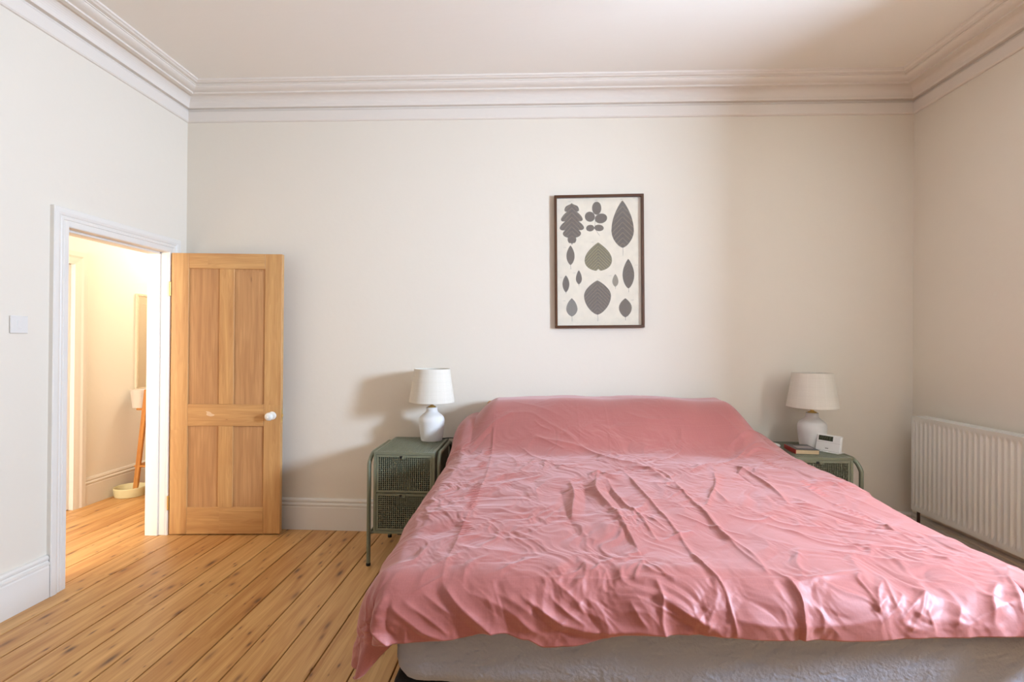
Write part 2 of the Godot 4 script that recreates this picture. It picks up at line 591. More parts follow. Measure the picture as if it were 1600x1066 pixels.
func trims() -> void:
	# moulded cornice, mitred at the corners: profile of (distance from wall, height)
	var pr := PackedVector2Array([Vector2(0, 2.975), Vector2(0.010, 2.976), Vector2(0.017, 2.983), Vector2(0.018, 3.050), Vector2(0.012, 3.058), Vector2(0.005, 3.060), Vector2(0.005, 3.070), Vector2(0.034, 3.070), Vector2(0.036, 3.076)])
	for i in 9:
		var a := i / 8.0 * PI * 0.5
		pr.append(Vector2(0.037 + 0.061 * (1.0 - cos(a)), 3.080 + 0.056 * sin(a)))
	pr.append(Vector2(0.100, 3.136))
	pr.append(Vector2(0.100, 3.128))
	pr.append(Vector2(0.128, 3.128))
	pr.append(Vector2(0.128, 3.138))
	for i in 7:
		var a := i / 6.0 * PI * 0.5
		pr.append(Vector2(0.132 + 0.055 * sin(a), 3.139 + 0.018 * (1.0 - cos(a))))
	pr.append(Vector2(0.194, 3.157))
	pr.append(Vector2(0.194, 3.163))
	pr.append(Vector2(0.218, 3.163))
	pr.append(Vector2(0.226, 3.168))
	pr.append(Vector2(0.236, 3.170))
	pr.append(Vector2(0.238, 3.181))
	var c := [Vector3(XL, 0, ZF), Vector3(XL, 0, ZB), Vector3(XR, 0, ZB), Vector3(XR, 0, ZF)]
	var o := [Vector3(1, 0, -1), Vector3(1, 0, 1), Vector3(-1, 0, 1), Vector3(-1, 0, -1)]
	var inn := [Vector3(1, -1, 0), Vector3(0, -1, 1), Vector3(-1, -1, 0), Vector3(0, -1, -1)]
	var what := ["moulded white cornice above the doorway wall", "moulded white cornice above the bed wall", "moulded white cornice above the radiator wall", "moulded white cornice above the window facing the bed"]
	for i in 4:
		var mb := MB.new()
		var j := (i + 1) % 4
		mb.sweep([c[i], c[j]], [o[i], o[j]], pr, Vector3.UP, inn[i], false)
		structure("trim_%d" % (i + 1), mb, paint_cornice, what[i], "cornice")
	# skirting boards
	var sk := PackedVector2Array([Vector2(0.022, 0), Vector2(0.022, 0.162), Vector2(0.019, 0.168), Vector2(0.019, 0.172), Vector2(0.024, 0.176), Vector2(0.024, 0.186), Vector2(0.016, 0.19), Vector2(0.013, 0.196), Vector2(0.018, 0.202), Vector2(0.019, 0.212), Vector2(0.013, 0.222), Vector2(0.0, 0.225)])
	var mb := MB.new()
	mb.sweep([Vector3(XL, 0, ZB), Vector3(XR, 0, ZB)], [Vector3(1, 0, 1), Vector3(-1, 0, 1)], sk, Vector3.UP, Vector3(0, 0.5, 1), false)
	structure("baseboard_back", mb, paint_trim, "tall white skirting board along the bed wall", "skirting board")
	mb = MB.new()
	mb.sweep([Vector3(XL, 0, ZF), Vector3(XL, 0, -2.60)], [Vector3(1, 0, -1), Vector3(1, 0, 0)], sk, Vector3.UP, Vector3(1, 0.5, 0), false)
	structure("baseboard_left", mb, paint_trim, "tall white skirting board running up to the door frame", "skirting board")
	mb = MB.new()
	mb.sweep([Vector3(XR, 0, ZB), Vector3(XR, 0, ZF)], [Vector3(-1, 0, 1), Vector3(-1, 0, -1)], sk, Vector3.UP, Vector3(-1, 0.5, 0), false)
	structure("baseboard_right", mb, paint_trim, "tall white skirting board under the radiator", "skirting board")
	# architrave round the doorway, room side
	var ar := PackedVector2Array([Vector2(0.0, 0.0), Vector2(0.0, 0.012), Vector2(0.006, 0.016), Vector2(0.03, 0.017), Vector2(0.034, 0.013), Vector2(0.038, 0.018), Vector2(0.05, 0.02), Vector2(0.054, 0.017), Vector2(0.06, 0.022), Vector2(0.072, 0.026), Vector2(0.096, 0.026), Vector2(0.1, 0.022), Vector2(0.1, 0.0)])
	mb = MB.new()
	var zn := -2.703
	var zf := -3.475
	var top := 1.985
	var path := [Vector3(XL, 0, zn), Vector3(XL, top, zn), Vector3(XL, top, zf), Vector3(XL, 0, zf)]
	var offs := [Vector3(0, 0, 1), Vector3(0, 1, 1), Vector3(0, 1, -1), Vector3(0, 0, -1)]
	mb.sweep(path, offs, ar, Vector3(1, 0, 0), Vector3.ZERO, true)
	fix_out(mb, Vector3(XL - 0.02, 1.0, (zn + zf) * 0.5))
	structure("trim_5", mb, paint_trim, "white moulded architrave round the doorway", "architrave")
	# hall side architrave
	mb = MB.new()
	var xh := XL - 0.134
	path = [Vector3(xh, 0, zn), Vector3(xh, top, zn), Vector3(xh, top, zf), Vector3(xh, 0, zf)]
	mb.sweep(path, offs, ar, Vector3(-1, 0, 0), Vector3.ZERO, true)
	structure("trim_6", mb, paint_trim, "white architrave on the hall face of the doorway", "architrave")
	# lining of the doorway with its stop bead
	mb = MB.new()
	mb.bx(Vector3(xh, 0, -2.703), Vector3(XL, top, -2.675), 0.002)
	mb.bx(Vector3(xh, 0, -3.50), Vector3(XL, top, -3.472), 0.002)
	mb.bx(Vector3(xh, top, -3.50), Vector3(XL, top + 0.02, -2.675), 0.002)
	mb.bx(Vector3(xh, 0, -2.715), Vector3(XL - 0.045, top - 0.012, -2.703), 0.002)
	mb.bx(Vector3(xh, 0, -3.472), Vector3(XL - 0.045, top - 0.012, -3.458), 0.002)
	mb.bx(Vector3(xh, top - 0.014, -3.46), Vector3(XL - 0.045, top, -2.71), 0.002)
	structure("trim_7", mb, paint_trim, "white lining and stop bead inside the doorway", "door frame")

func fix_out(mb: MB, _c: Vector3) -> void:
	# turn every quad of a room-side moulding towards the room
	for k in range(0, mb.v.size() - 3, 4):
		if mb.n[k].x < -0.2:
			for i in 4:
				mb.n[k + i] = -mb.n[k + i]
			for t in range(k / 4 * 6, k / 4 * 6 + 6, 3):
				if t + 2 < mb.ix.size():
					var a := mb.ix[t + 1]
					mb.ix[t + 1] = mb.ix[t + 2]
					mb.ix[t + 2] = a

func door() -> void:
	# four-panel oak leaf, hinged at the far jamb and folded back towards the bed wall
	var d := thing("door_1", "open oak door with four flat panels and a white knob", "door", Vector3(-2.556, 0.008, -3.475), 0.0, "", "structure")
	d.rotation.y = 0.076
	var w := 0.765
	var h := 1.973
	var th := 0.036
	var zc := -th * 0.5
	var bars := [["stile", 0.0, 0.118, 0.0, h, 1], ["stile", w - 0.118, w, 0.0, h, 1], ["rail", 0.118, w - 0.118, 0.0, 0.187, 0], ["rail", 0.118, w - 0.118, 0.758, 0.911, 0], ["rail", 0.118, w - 0.118, 1.865, h, 0], ["muntin", 0.332, 0.433, 0.187, 0.758, 1], ["muntin", 0.332, 0.433, 0.911, 1.865, 1]]
	var rng := RandomNumberGenerator.new()
	rng.seed = 9
	for b in bars:
		var mb := MB.new()
		mb.bx(Vector3(b[1] + 0.0003, b[3] + 0.0003, -th), Vector3(b[2] - 0.0003, b[4] - 0.0003, 0), 0.0018, b[5], Vector2(rng.randf() * 3.0, rng.randf() * 3.0))
		put(b[0], mb, oak, d)
	for p in [[0.118, 0.332, 0.187, 0.758], [0.433, 0.647, 0.187, 0.758], [0.118, 0.332, 0.911, 1.865], [0.433, 0.647, 0.911, 1.865]]:
		var mb := MB.new()
		mb.bx(Vector3(p[0] - 0.008, p[2] - 0.008, -th + 0.011), Vector3(p[1] + 0.008, p[3] + 0.008, -0.011), 0.001, 1, Vector2(rng.randf() * 3.0, rng.randf() * 3.0))
		put("panel", mb, oak_panel, d)
	# knob on its rose, both faces
	var kn := MB.new()
	kn.lathe(PackedVector2Array([Vector2(0.010, 0.0), Vector2(0.010, 0.028), Vector2(0.018, 0.032), Vector2(0.0265, 0.040), Vector2(0.029, 0.050), Vector2(0.027, 0.060), Vector2(0.019, 0.067), Vector2(0.008, 0.070), Vector2(0.0, 0.0705)]), Vector3.ZERO, 32)
	var china := mat(c8(238, 232, 220), 0.12)
	china.clearcoat_enabled = true
	var rose := MB.new()
	rose.lathe(PackedVector2Array([Vector2(0.029, 0.0), Vector2(0.029, 0.003), Vector2(0.026, 0.007), Vector2(0.015, 0.010), Vector2(0.0, 0.010)]), Vector3.ZERO, 32)
	for s in [1, -1]:
		var k := put("knob", kn, china, d, "white china knob")
		k.position = Vector3(0.705, 0.833, 0.0 if s == 1 else -th)
		k.rotation.x = PI * 0.5 * s
		put("rose", rose, china, k)
	var lp := MB.new()
	lp.bx(Vector3(w - 0.001, 0.785, -th + 0.006), Vector3(w + 0.0015, 0.88, -0.006), 0.0004)
	lp.bx(Vector3(w, 0.822, -th + 0.011), Vector3(w + 0.008, 0.842, -0.011), 0.002)
	put("latch", lp, brass, d, "brass latch plate on the door edge")
	for y in [0.22, 1.72]:
		var hb := MB.new()
		hb.lathe(PackedVector2Array([Vector2(0.0, -0.05), Vector2(0.005, -0.05), Vector2(0.006, -0.047), Vector2(0.006, 0.047), Vector2(0.005, 0.05), Vector2(0.0, 0.05)]), Vector3(-0.006, y, 0.004), 14)
		put("hinge", hb, brass, d)
	# pale scuff of old paint on the lock rail
	var sc := MB.new()
	var prev := Vector3.ZERO
	for i in 25:
		var a := TAU * i / 24.0
		var r := 1.0 + 0.22 * sin(a * 3.0 + 0.7) + 0.12 * sin(a * 5.0)
		var p := Vector3(0.272 + cos(a) * 0.026 * r + sin(a) * 0.006, 0.843 + sin(a) * 0.013 * r - cos(a) * 0.012, 0.0004)
		if i > 0:
			sc.tri(Vector3(0.272, 0.843, 0.0005), prev, p, Vector3(0, 0, 1))
		prev = p
	put("paint_scuff", sc, mat(c8(222, 190, 150), 0.7), d, "pale scuff of paint")

func hall() -> void:
	# far wall of the hall with a doorway at z -3.93 to -3.15
	var mb := MB.new()
	mb.bx(Vector3(HALL_X - 0.14, 0, HALL_Z), Vector3(HALL_X, HC, -3.95), 0.0)
	mb.bx(Vector3(HALL_X - 0.14, 0, -3.13), Vector3(HALL_X, HC, -0.5), 0.0)
	mb.bx(Vector3(HALL_X - 0.14, 1.99, -3.95), Vector3(HALL_X, HC, -3.13), 0.0)
	structure("wall_hall", mb, paint_hall, "warm white wall of the hall seen through the doorway", "wall")
	mb = MB.new()
	mb.bx(Vector3(HALL_X - 1.4, 0, HALL_Z - 0.12), Vector3(XL, HC, HALL_Z), 0.0)
	structure("wall_hall_end", mb, paint_hall, "warm white end wall of the hall", "wall")
	mb = MB.new()
	mb.bx(Vector3(HALL_X - 1.4, 0, -0.62), Vector3(-3.52, HC, -0.5), 0.0)
	mb.bx(Vector3(-2.88, 0, -0.62), Vector3(XL - 0.134, HC, -0.5), 0.0)
	mb.bx(Vector3(-3.52, 0, -0.62), Vector3(-2.88, 0.9, -0.5), 0.0)
	mb.bx(Vector3(-3.52, 2.3, -0.62), Vector3(-2.88, HC, -0.5), 0.0)
	mb.bx(Vector3(-5.1, 0, HALL_Z), Vector3(-4.95, HC, -0.5), 0.0)
	structure("wall_hall_near", mb, paint_hall, "warm white walls closing the near end of the hall", "wall")
	mb = MB.new()
	for x in [-3.52, -3.2, -2.88]:
		mb.bx(Vector3(x - 0.02, 0.9, -0.56), Vector3(x + 0.02, 2.3, -0.51), 0.003)
	for y in [0.92, 1.6, 2.28]:
		mb.bx(Vector3(-3.52, y - 0.02, -0.56), Vector3(-2.88, y + 0.02, -0.51), 0.003)
	structure("window_3", mb, paint_trim, "white casement window at the near end of the hall", "window")
	# architrave and lining of that doorway
	var ar := PackedVector2Array([Vector2(0.0, 0.0), Vector2(0.0, 0.014), Vector2(0.03, 0.018), Vector2(0.05, 0.02), Vector2(0.066, 0.026), Vector2(0.1, 0.026), Vector2(0.104, 0.0)])
	mb = MB.new()
	var path := [Vector3(HALL_X, 0, -3.15), Vector3(HALL_X, 1.97, -3.15), Vector3(HALL_X, 1.97, -3.93), Vector3(HALL_X, 0, -3.93)]
	mb.sweep(path, [Vector3(0, 0, 1), Vector3(0, 1, 1), Vector3(0, 1, -1), Vector3(0, 0, -1)], ar, Vector3(1, 0, 0), Vector3.ZERO, true)
	fix_out(mb, Vector3.ZERO)
	mb.bx(Vector3(HALL_X - 0.14, 0, -3.95), Vector3(HALL_X, 1.97, -3.93), 0.001)
	mb.bx(Vector3(HALL_X - 0.14, 0, -3.15), Vector3(HALL_X, 1.97, -3.13), 0.001)
	mb.bx(Vector3(HALL_X - 0.14, 1.97, -3.95), Vector3(HALL_X, 1.99, -3.13), 0.001)
	structure("trim_8", mb, paint_trim, "white architrave of the doorway across the hall", "architrave")
	var sk := PackedVector2Array([Vector2(0.022, 0), Vector2(0.022, 0.16), Vector2(0.018, 0.168), Vector2(0.023, 0.176), Vector2(0.023, 0.186), Vector2(0.014, 0.194), Vector2(0.018, 0.206), Vector2(0.012, 0.222), Vector2(0.0, 0.225)])
	mb = MB.new()
	mb.sweep([Vector3(HALL_X, 0, HALL_Z), Vector3(HALL_X, 0, -4.034)], [Vector3(1, 0, 0), Vector3(1, 0, 0)], sk, Vector3.UP, Vector3(1, 0.5, 0), false)
	structure("baseboard_hall", mb, paint_trim, "white skirting board along the hall wall", "skirting board")
	# white door closed in that doorway
	var d := thing("door_2", "white panelled door in the doorway across the hall", "door", Vector3(HALL_X - 0.04, 0.006, -3.54), 0.0, "", "structure")
	mb = MB.new()
	mb.bx(Vector3(-0.018, 0, -0.39), Vector3(0.018, 1.96, 0.39), 0.002)
	put("leaf", mb, paint_trim, d)
	# pendant lamp of the hall, above the sight line
	var p := thing("hall_pendant", "small white glass globe pendant hanging in the hall", "pendant lamp", Vector3(-3.12, 2.45, -5.05))
	mb = MB.new()
	var gl := PackedVector2Array()
	for i in 17:
		var a := -PI * 0.5 + PI * i / 16.0
		gl.append(Vector2(cos(a) * 0.11, sin(a) * 0.11))
	mb.lathe(gl, Vector3.ZERO, 28)
	var gm := mat(c8(255, 244, 225), 0.4)
	gm.emission_enabled = true
	gm.emission = Color(1.0, 0.88, 0.68)
	gm.emission_energy_multiplier = 2.0
	put("globe", mb, gm, p)
	mb = MB.new()
	mb.tube(PackedVector3Array([Vector3(0, 0.1, 0), Vector3(0, 0.4, 0), Vector3(0, 0.76, 0)]), 0.006)
	put("flex", mb, white_plastic, p)
	for li in [["hall_light", Vector3(-3.12, 2.45, -5.05), 0.75]]:
		var l := OmniLight3D.new()
		l.name = li[0]
		l.position = li[1]
		l.light_color = Color(1.0, 0.96, 0.89)
		l.light_energy = li[2]
		l.light_size = 0.1
		l.omni_range = 15.0
		l.omni_attenuation = 2.0
		l.shadow_enabled = true
		add_child(l)
	# tall framed mirror on the hall wall
	var m := thing("hall_mirror", "tall pale framed mirror on the hall wall above the wooden stand", "mirror", Vector3(HALL_X, 0.90, -4.86))
	for b in [["frame_rail", 0.0, 0.02, -0.3, 0.3], ["frame_rail", 0.875, 0.895, -0.3, 0.3], ["frame_stile", 0.02, 0.875, -0.3, -0.28], ["frame_stile", 0.02, 0.875, 0.28, 0.3]]:
		mb = MB.new()
		mb.bx(Vector3(0, b[1], b[3]), Vector3(0.022, b[2], b[4]), 0.002)
		put(b[0], mb, mat(c8(222, 206, 180), 0.5), m)
	mb = MB.new()
	mb.bx(Vector3(0, 0.018, -0.282), Vector3(0.012, 0.877, 0.282), 0.0)
	put("glass", mb, mat(c8(226, 214, 196), 0.12, 0.75), m)
	# splay-legged wooden stand, pot and cream bowl
	var stand_wood := mat(Color.WHITE, 0.5)
	stand_wood.albedo_texture = oak.albedo_texture
	stand_wood.albedo_color = c8(250, 225, 190)
	var s := thing("wooden_stand", "slim brown wooden stand with splayed legs and two shelves", "stand", Vector3(-3.375, 0, -4.56))
	for sh in [[0.752, 0.21], [0.24, 0.225]]:
		mb = MB.new()
		mb.bx(Vector3(-sh[1], sh[0] - 0.018, -0.12), Vector3(sh[1], sh[0], 0.12), 0.004, 0)
		put("shelf", mb, stand_wood, s)
	for sx in [-1.0, 1.0]:
		for sz in [-1.0, 1.0]:
			mb = MB.new()
			var a := Vector3(sx * 0.215, 0, sz * 0.11)
			var b := Vector3(sx * 0.115, 0.92, sz * 0.11)
			var up := (b - a).normalized()
			mb.box(Transform3D(Basis(Vector3.BACK.cross(up) * -1.0, up, Vector3.BACK), (a + b) * 0.5), Vector3(0.04, a.distance_to(b), 0.025), 0.003, 1)
			put("leg", mb, stand_wood, s)
	var pot := thing("plant_pot", "off-white tapered pot standing on the hall stand", "pot", Vector3(-3.59, 0.752, -4.50))
	mb = MB.new()
	mb.lathe(PackedVector2Array([Vector2(0.0, 0.0), Vector2(0.058, 0.0), Vector2(0.062, 0.004), Vector2(0.078, 0.158), Vector2(0.078, 0.165), Vector2(0.072, 0.165), Vector2(0.07, 0.15), Vector2(0.058, 0.02), Vector2(0, 0.015)]), Vector3.ZERO, 36)
	put("body", mb, mat(c8(214, 202, 188), 0.7), pot)
	var bowl := thing("pet_bowl", "shallow cream bowl on the hall floor below the wooden stand", "bowl", Vector3(-3.555, 0, -4.35))
	mb = MB.new()
	mb.lathe(PackedVector2Array([Vector2(0.0, 0.0), Vector2(0.108, 0.0), Vector2(0.114, 0.005), Vector2(0.124, 0.07), Vector2(0.123, 0.078), Vector2(0.118, 0.08), Vector2(0.112, 0.074), Vector2(0.102, 0.018), Vector2(0, 0.014)]), Vector3.ZERO, 44)
	put("body", mb, mat(c8(216, 205, 160), 0.55), bowl)
	# switch plate by the doorway
	var sp := thing("light_switch", "square white switch plate on the wall beside the doorway", "light switch", Vector3(XL, 1.44, -2.44))
	mb = MB.new()
	mb.bx(Vector3(0, -0.0435, -0.0435), Vector3(0.010, 0.0435, 0.0435), 0.0025)
	put("plate", mb, mat(c8(224, 217, 207), 0.4), sp)
	mb = MB.new()
	mb.bx(Vector3(0.008, -0.02, -0.012), Vector3(0.0112, 0.02, 0.012), 0.001)
	put("rocker", mb, mat(c8(224, 217, 207), 0.4), sp)

func radiator() -> void:
	var x0 := 2.486
	var za := -3.505
	var zb := -2.0
	var y0 := 0.292
	var h := 0.612
	var r := thing("radiator", "white pressed steel panel radiator with vertical ribs", "radiator", Vector3(x0, y0, za))
	# pressed front panel: shallow channels between the ribs
	var pitch := 0.0372
	var nz := int((zb - za) / 0.0031)
	var ny := 44
	var pts := PackedVector3Array()
	for j in ny + 1:
		var y := h * j / ny
		for i in nz + 1:
			var z := (zb - za) * i / nz
			var f: float = absf(fposmod(z - 0.016, pitch) / pitch - 0.5) * 2.0
			var ch := sst(0.24, 0.52, f)
			if z < 0.018 or z > zb - za - 0.018:
				ch = 0.0
			var en := sst(0.030, 0.052, y) * sst(0.022, 0.036, h - y)
			pts.append(Vector3(0.009 * ch * en, y, z))
	var mb := MB.new()
	mb.grid(pts, nz + 1, false)
	if mb.n[0].x > 0.0:
		mb = MB.new()
		mb.grid(pts, nz + 1, true)
	put("front_panel", mb, white_metal, r)
	mb = MB.new()
	mb.bx(Vector3(0.0, 0, -0.004), Vector3(0.095, h + 0.004, 0.0), 0.0015)
	put("side_cover", mb, white_metal, r)
	mb = MB.new()
	mb.bx(Vector3(0.0, 0, zb - za), Vector3(0.095, h + 0.004, zb - za + 0.004), 0.0015)
	put("side_cover", mb, white_metal, r)
	mb = MB.new()
	mb.bx(Vector3(0.085, 0, 0.0), Vector3(0.095, h, zb - za), 0.001)
	put("back_panel", mb, white_metal, r)
	# top grille: two rails and cross slats
	mb = MB.new()
	mb.bx(Vector3(-0.001, h, 0.0), Vector3(0.018, h + 0.005, zb - za), 0.0015)
	mb.bx(Vector3(0.080, h, 0.0), Vector3(0.095, h + 0.005, zb - za), 0.0015)
	mb.bx(Vector3(0.046, h, 0.0), Vector3(0.052, h + 0.005, zb - za), 0.001)
	var z := 0.012
	while z < zb - za - 0.01:
		mb.bx(Vector3(0.018, h + 0.0005, z), Vector3(0.080, h + 0.004, z + 0.006), 0.0008)
		z += 0.016
	put("top_grille", mb, white_metal, r)
	mb = MB.new()
	mb.tube(PackedVector3Array([Vector3(0.03, -y0, 0.022), Vector3(0.03, -0.15, 0.022), Vector3(0.03, 0.03, 0.022)]), 0.009, 14)
	put("pipe", mb, mat(c8(62, 38, 26), 0.5), r, "dark brown pipe running down to the floor")
	# wall bracket
	for bz in [0.25, 1.2]:
		mb = MB.new()
		mb.bx(Vector3(0.0955, 0.1, bz), Vector3(0.1185, 0.5, bz + 0.04), 0.001)
		put("wall_bracket", mb, white_metal, r)

# ---------------------------------------------------------------- bed
const IX0 := -0.385
const IX1 := 1.375
const IZ := -1.56
const RR := 0.12

func top_height(x: float, z: float) -> float:
	var h0 := 0.725 + 0.02 * sst(1.0, 1.4, x)
	if z > -2.6:
		h0 -= (z + 2.6) * 0.055 / 1.05
	var e := (x - 0.49) / 0.85
	h0 += 0.025 * (1.0 - e * e)
	var a := sst(-0.58, -0.24, x) * sst(1.48, 1.20, x)
	var f := (x - 0.42) / 0.15
	a *= 1.0 - 0.03 * exp(-f * f)
	var b := sst(-2.84 + 0.04 * sin(x * 4.5 + 0.8), -3.38, z) * (1.0 - 0.15 * sst(-3.52, -3.64, z))
	return h0 + 0.264 * a * b

func sheet(s: float, t: float) -> Vector3:
	var qx := clampf(s, IX0, IX1)
	var qz := minf(t, IZ)
	var dx := s - qx
	var dz := t - qz
	var d := sqrt(dx * dx + dz * dz)
	var far := d
	if dx != 0.0 and dz > 0.0:
		far = pow(pow(absf(dx), 3.0) + pow(dz, 3.0), 1.0 / 3.0)
	if dx != 0.0 and far > 0.33:
		far = 0.33 + 0.02 * (1.0 - exp(-(far - 0.33) / 0.02)) + (far - 0.33) * 0.03
	var y := top_height(qx, qz)
	if d < 1e-7:
		return Vector3(qx, y, qz)
	var a := minf(far / RR, PI * 0.5)
	var e := maxf(far - RR * PI * 0.5, 0.0)
	var out := RR * sin(a) + 0.12 * e
	out *= (1.0 + 0.55 * sst(-3.0, -1.6, t)) if dx > 0.0 else 1.06
	# loose cloth at the corners falls in folds
	if dx != 0.0 and dz > 0.0:
		var th := atan2(dz, absf(dx))
		out += (e * 0.16 * sin(th * 11.0 + 0.6) + 0.014 * sin(th * 6.0 + 0.4) * sst(0.08, 0.25, d)) * sin(th * 2.0)
		var fo := (th - 0.95) / 0.13
		out -= 0.055 * exp(-fo * fo) * sst(0.10, 0.24, far)
	return Vector3(qx + dx / d * out, y - RR * (1.0 - cos(a)) - 0.99 * e, qz + dz / d * out)

# pressed-in and raised folds of the cover: height in mm, width in mm, then points across and along the bed in cm
const FOLDS = [
	[4,7,-24,-318,-25,-302,-24,-284,-23,-259,-23,-238,-24,-217,-25,-199,-26,-187,-26,-171,-27,-162,-27,-151,-26,-148], [5,9,-41,-232,-34,-237,-26,-232,-10,-231], [-5,7,-39,-215,-29,-217,-12,-215,-1,-214],
	[4,8,-40,-207,-23,-213,-1,-210], [3,8,-41,-198,-26,-197], [5,14,-26,-178,-10,-175,1,-173],
	[4,12,-24,-168,-11,-164,1,-163], [6,14,-30,-293,-31,-274,-39,-269], [6,16,-16,-287,-8,-264,-11,-243],
	[-6,10,-19,-273,-12,-262,-2,-271], [22,20,30,-246,27,-228,26,-219,29,-205,31,-195], [12,12,31,-195,32,-183,33,-171,33,-163],
	[14,14,27,-242,31,-247,35,-239,40,-242], [-12,10,31,-230,32,-216,34,-202], [10,9,33,-236,34,-219,35,-209,37,-201,40,-192,40,-184,41,-174],
	[16,18,16,-232,17,-216,15,-201,14,-191], [-12,18,22,-236,21,-212,19,-198], [-10,18,11,-223,12,-201,13,-189,15,-177],
	[10,9,43,-252,44,-240,45,-221,47,-206,49,-190,50,-176,50,-166,51,-157], [10,9,52,-258,63,-249,62,-230,63,-210,65,-197,65,-180,69,-170,69,-159,68,-154], [12,18,1,-300,16,-295,30,-290,40,-271,53,-262,59,-247,61,-232],
	[-8,12,32,-271,40,-261,51,-251], [-9,12,59,-253,62,-239,62,-229], [6,8,39,-192,45,-181],
	[5,7,29,-186,41,-195], [6,8,-6,-291,11,-257,27,-254], [7,12,48,-237,55,-229,64,-232],
	[5,8,57,-226,67,-214], [-6,8,30,-188,32,-171,34,-161], [6,7,42,-195,47,-182],
	[5,6,54,-196,63,-187,72,-181], [8,9,44,-175,55,-182], [18,14,101,-262,103,-252,104,-240,104,-227,102,-212],
	[-12,8,97,-254,98,-243,98,-233], [12,10,85,-248,81,-232,72,-214,68,-206], [10,10,77,-223,77,-210],
	[-10,10,98,-220,98,-211], [10,14,108,-219,110,-211], [8,12,114,-287,125,-297,131,-295],
	[-9,5,103,-209,111,-205,116,-197,125,-190,128,-186,134,-181], [7,8,105,-213,113,-209,118,-201,127,-193,131,-186], [7,9,86,-199,92,-191,105,-190,113,-185,124,-182],
	[7,9,85,-191,94,-182,106,-177,122,-173,128,-165], [7,9,90,-187,97,-176,110,-173,123,-169,129,-164], [6,9,96,-170,108,-167,119,-163],
	[-5,8,101,-179,111,-175,122,-170], [-5,8,99,-187,111,-181,120,-176], [6,8,119,-233,121,-215,127,-204,128,-196,127,-186,128,-176,129,-168,133,-167,138,-166,138,-159,134,-153],
	[7,10,65,-207,66,-188,66,-172,68,-157], [6,8,74,-198,81,-192,91,-199], [6,9,75,-250,85,-262,95,-268],
	[5,8,136,-190,140,-182,142,-171,145,-165], [4,10,129,-229,135,-217,139,-205], [20,15,-25,-147,-22,-144,-16,-140,-10,-136,-6,-133,-1,-131],
	[-12,14,-27,-146,-22,-141,-17,-138], [14,13,-40,-143,-35,-140,-30,-137,-24,-135], [10,12,-36,-144,-30,-141,-24,-137],
	[8,10,-31,-146,-26,-143,-22,-141], [16,11,-43,-145,-46,-140,-46,-136,-38,-132,-34,-131], [-12,14,-41,-144,-43,-138,-38,-135],
	[6,8,-34,-147,-27,-151], [-8,12,-38,-141,-31,-136], [-8,12,-33,-142,-26,-138],
	[7,7,-36,-138,-36,-135], [8,10,-49,-151,-52,-146,-57,-141], [8,7,-3,-145,3,-142,8,-139],
	[8,6,5,-145,9,-142,14,-139], [7,6,6,-149,10,-146,13,-144], [7,6,12,-144,14,-142],
	[14,13,-1,-144,6,-140,15,-137,28,-138,36,-137], [-10,12,0,-142,6,-137,17,-135], [10,14,-10,-146,-3,-143,3,-139],
	[10,14,-17,-146,-6,-142,-1,-138,3,-136], [6,6,29,-150,33,-158], [6,6,33,-158,33,-153,40,-150],
	[6,6,34,-158,38,-151], [-5,8,31,-152,34,-152], [4,5,-3,-150,12,-150,28,-150,38,-150,64,-151,80,-152,95,-155],
	[9,7,35,-149,36,-146,35,-140,36,-137], [16,13,36,-145,42,-142,49,-139,50,-139], [-12,14,37,-142,43,-139,49,-137],
	[8,10,27,-144,29,-141,31,-139], [-7,12,17,-145,22,-142], [8,5,50,-164,51,-154,53,-150,54,-147,54,-143,55,-138],
	[16,9,73,-150,74,-146,73,-141,73,-137], [-16,9,72,-140,72,-138,72,-135], [8,9,56,-141,64,-140,72,-140],
	[8,9,74,-140,85,-141,94,-143], [-9,14,58,-146,65,-143,67,-140], [8,9,70,-155,73,-150,78,-151,87,-154,96,-157],
	[7,6,95,-155,93,-153,94,-149,94,-145], [10,8,100,-153,96,-149,94,-145], [9,8,102,-156,99,-146,100,-145],
	[9,7,94,-145,98,-148], [9,8,94,-142,100,-146,103,-149], [12,9,100,-143,105,-147,110,-150],
	[10,8,110,-150,106,-145,102,-141], [-9,10,105,-146,102,-143], [12,12,117,-146,114,-142],
	[12,11,124,-143,126,-148,132,-153], [12,10,142,-164,133,-147,132,-143], [9,10,115,-141,123,-145,132,-148],
	[-9,12,129,-149,131,-146], [8,9,77,-145,79,-143,78,-140], [-7,12,82,-143,87,-142],
	[8,9,108,-145,108,-141], [2,4,26,-335,26,-315,26,-296,26,-290], [2,4,43,-332,44,-311,41,-278],
	[2,4,62,-300,58,-270], [3,5,-26,-321,-25,-305,-24,-288], [4,12,-17,-320,-3,-320,5,-312,17,-304,25,-294,42,-272],
	[7,12,-38,-301,-30,-310,-24,-315,-15,-320], [-6,9,-37,-290,-31,-304,-26,-309], [4,12,112,-322,119,-311,121,-301],
	[8,12,112,-300,134,-316,139,-317], [10,14,92,-264,116,-293,131,-303], [4,12,57,-320,68,-315,88,-318],
	[5,9,87,-303,80,-289,65,-272], [3,14,-15,-332,5,-322,17,-314], [5,7,0,-312,3,-308,9,-305],
	[5,8,1,-301,7,-297,16,-290],
]


func hem_at(s: float) -> float:
	var k := [[-0.8, -1.305], [-0.385, -1.345], [-0.24, -1.352], [-0.10, -1.372], [-0.02, -1.35], [0.03, -1.328], [0.09, -1.332], [0.26, -1.366], [0.45, -1.372], [0.62, -1.366], [0.84, -1.372], [1.1, -1.39], [1.3, -1.395], [1.8, -1.37]]
	for i in k.size() - 1:
		if s < k[i + 1][0]:
			return lerpf(k[i][1], k[i + 1][1], sst(k[i][0], k[i + 1][0], s))
	return k[-1][1]

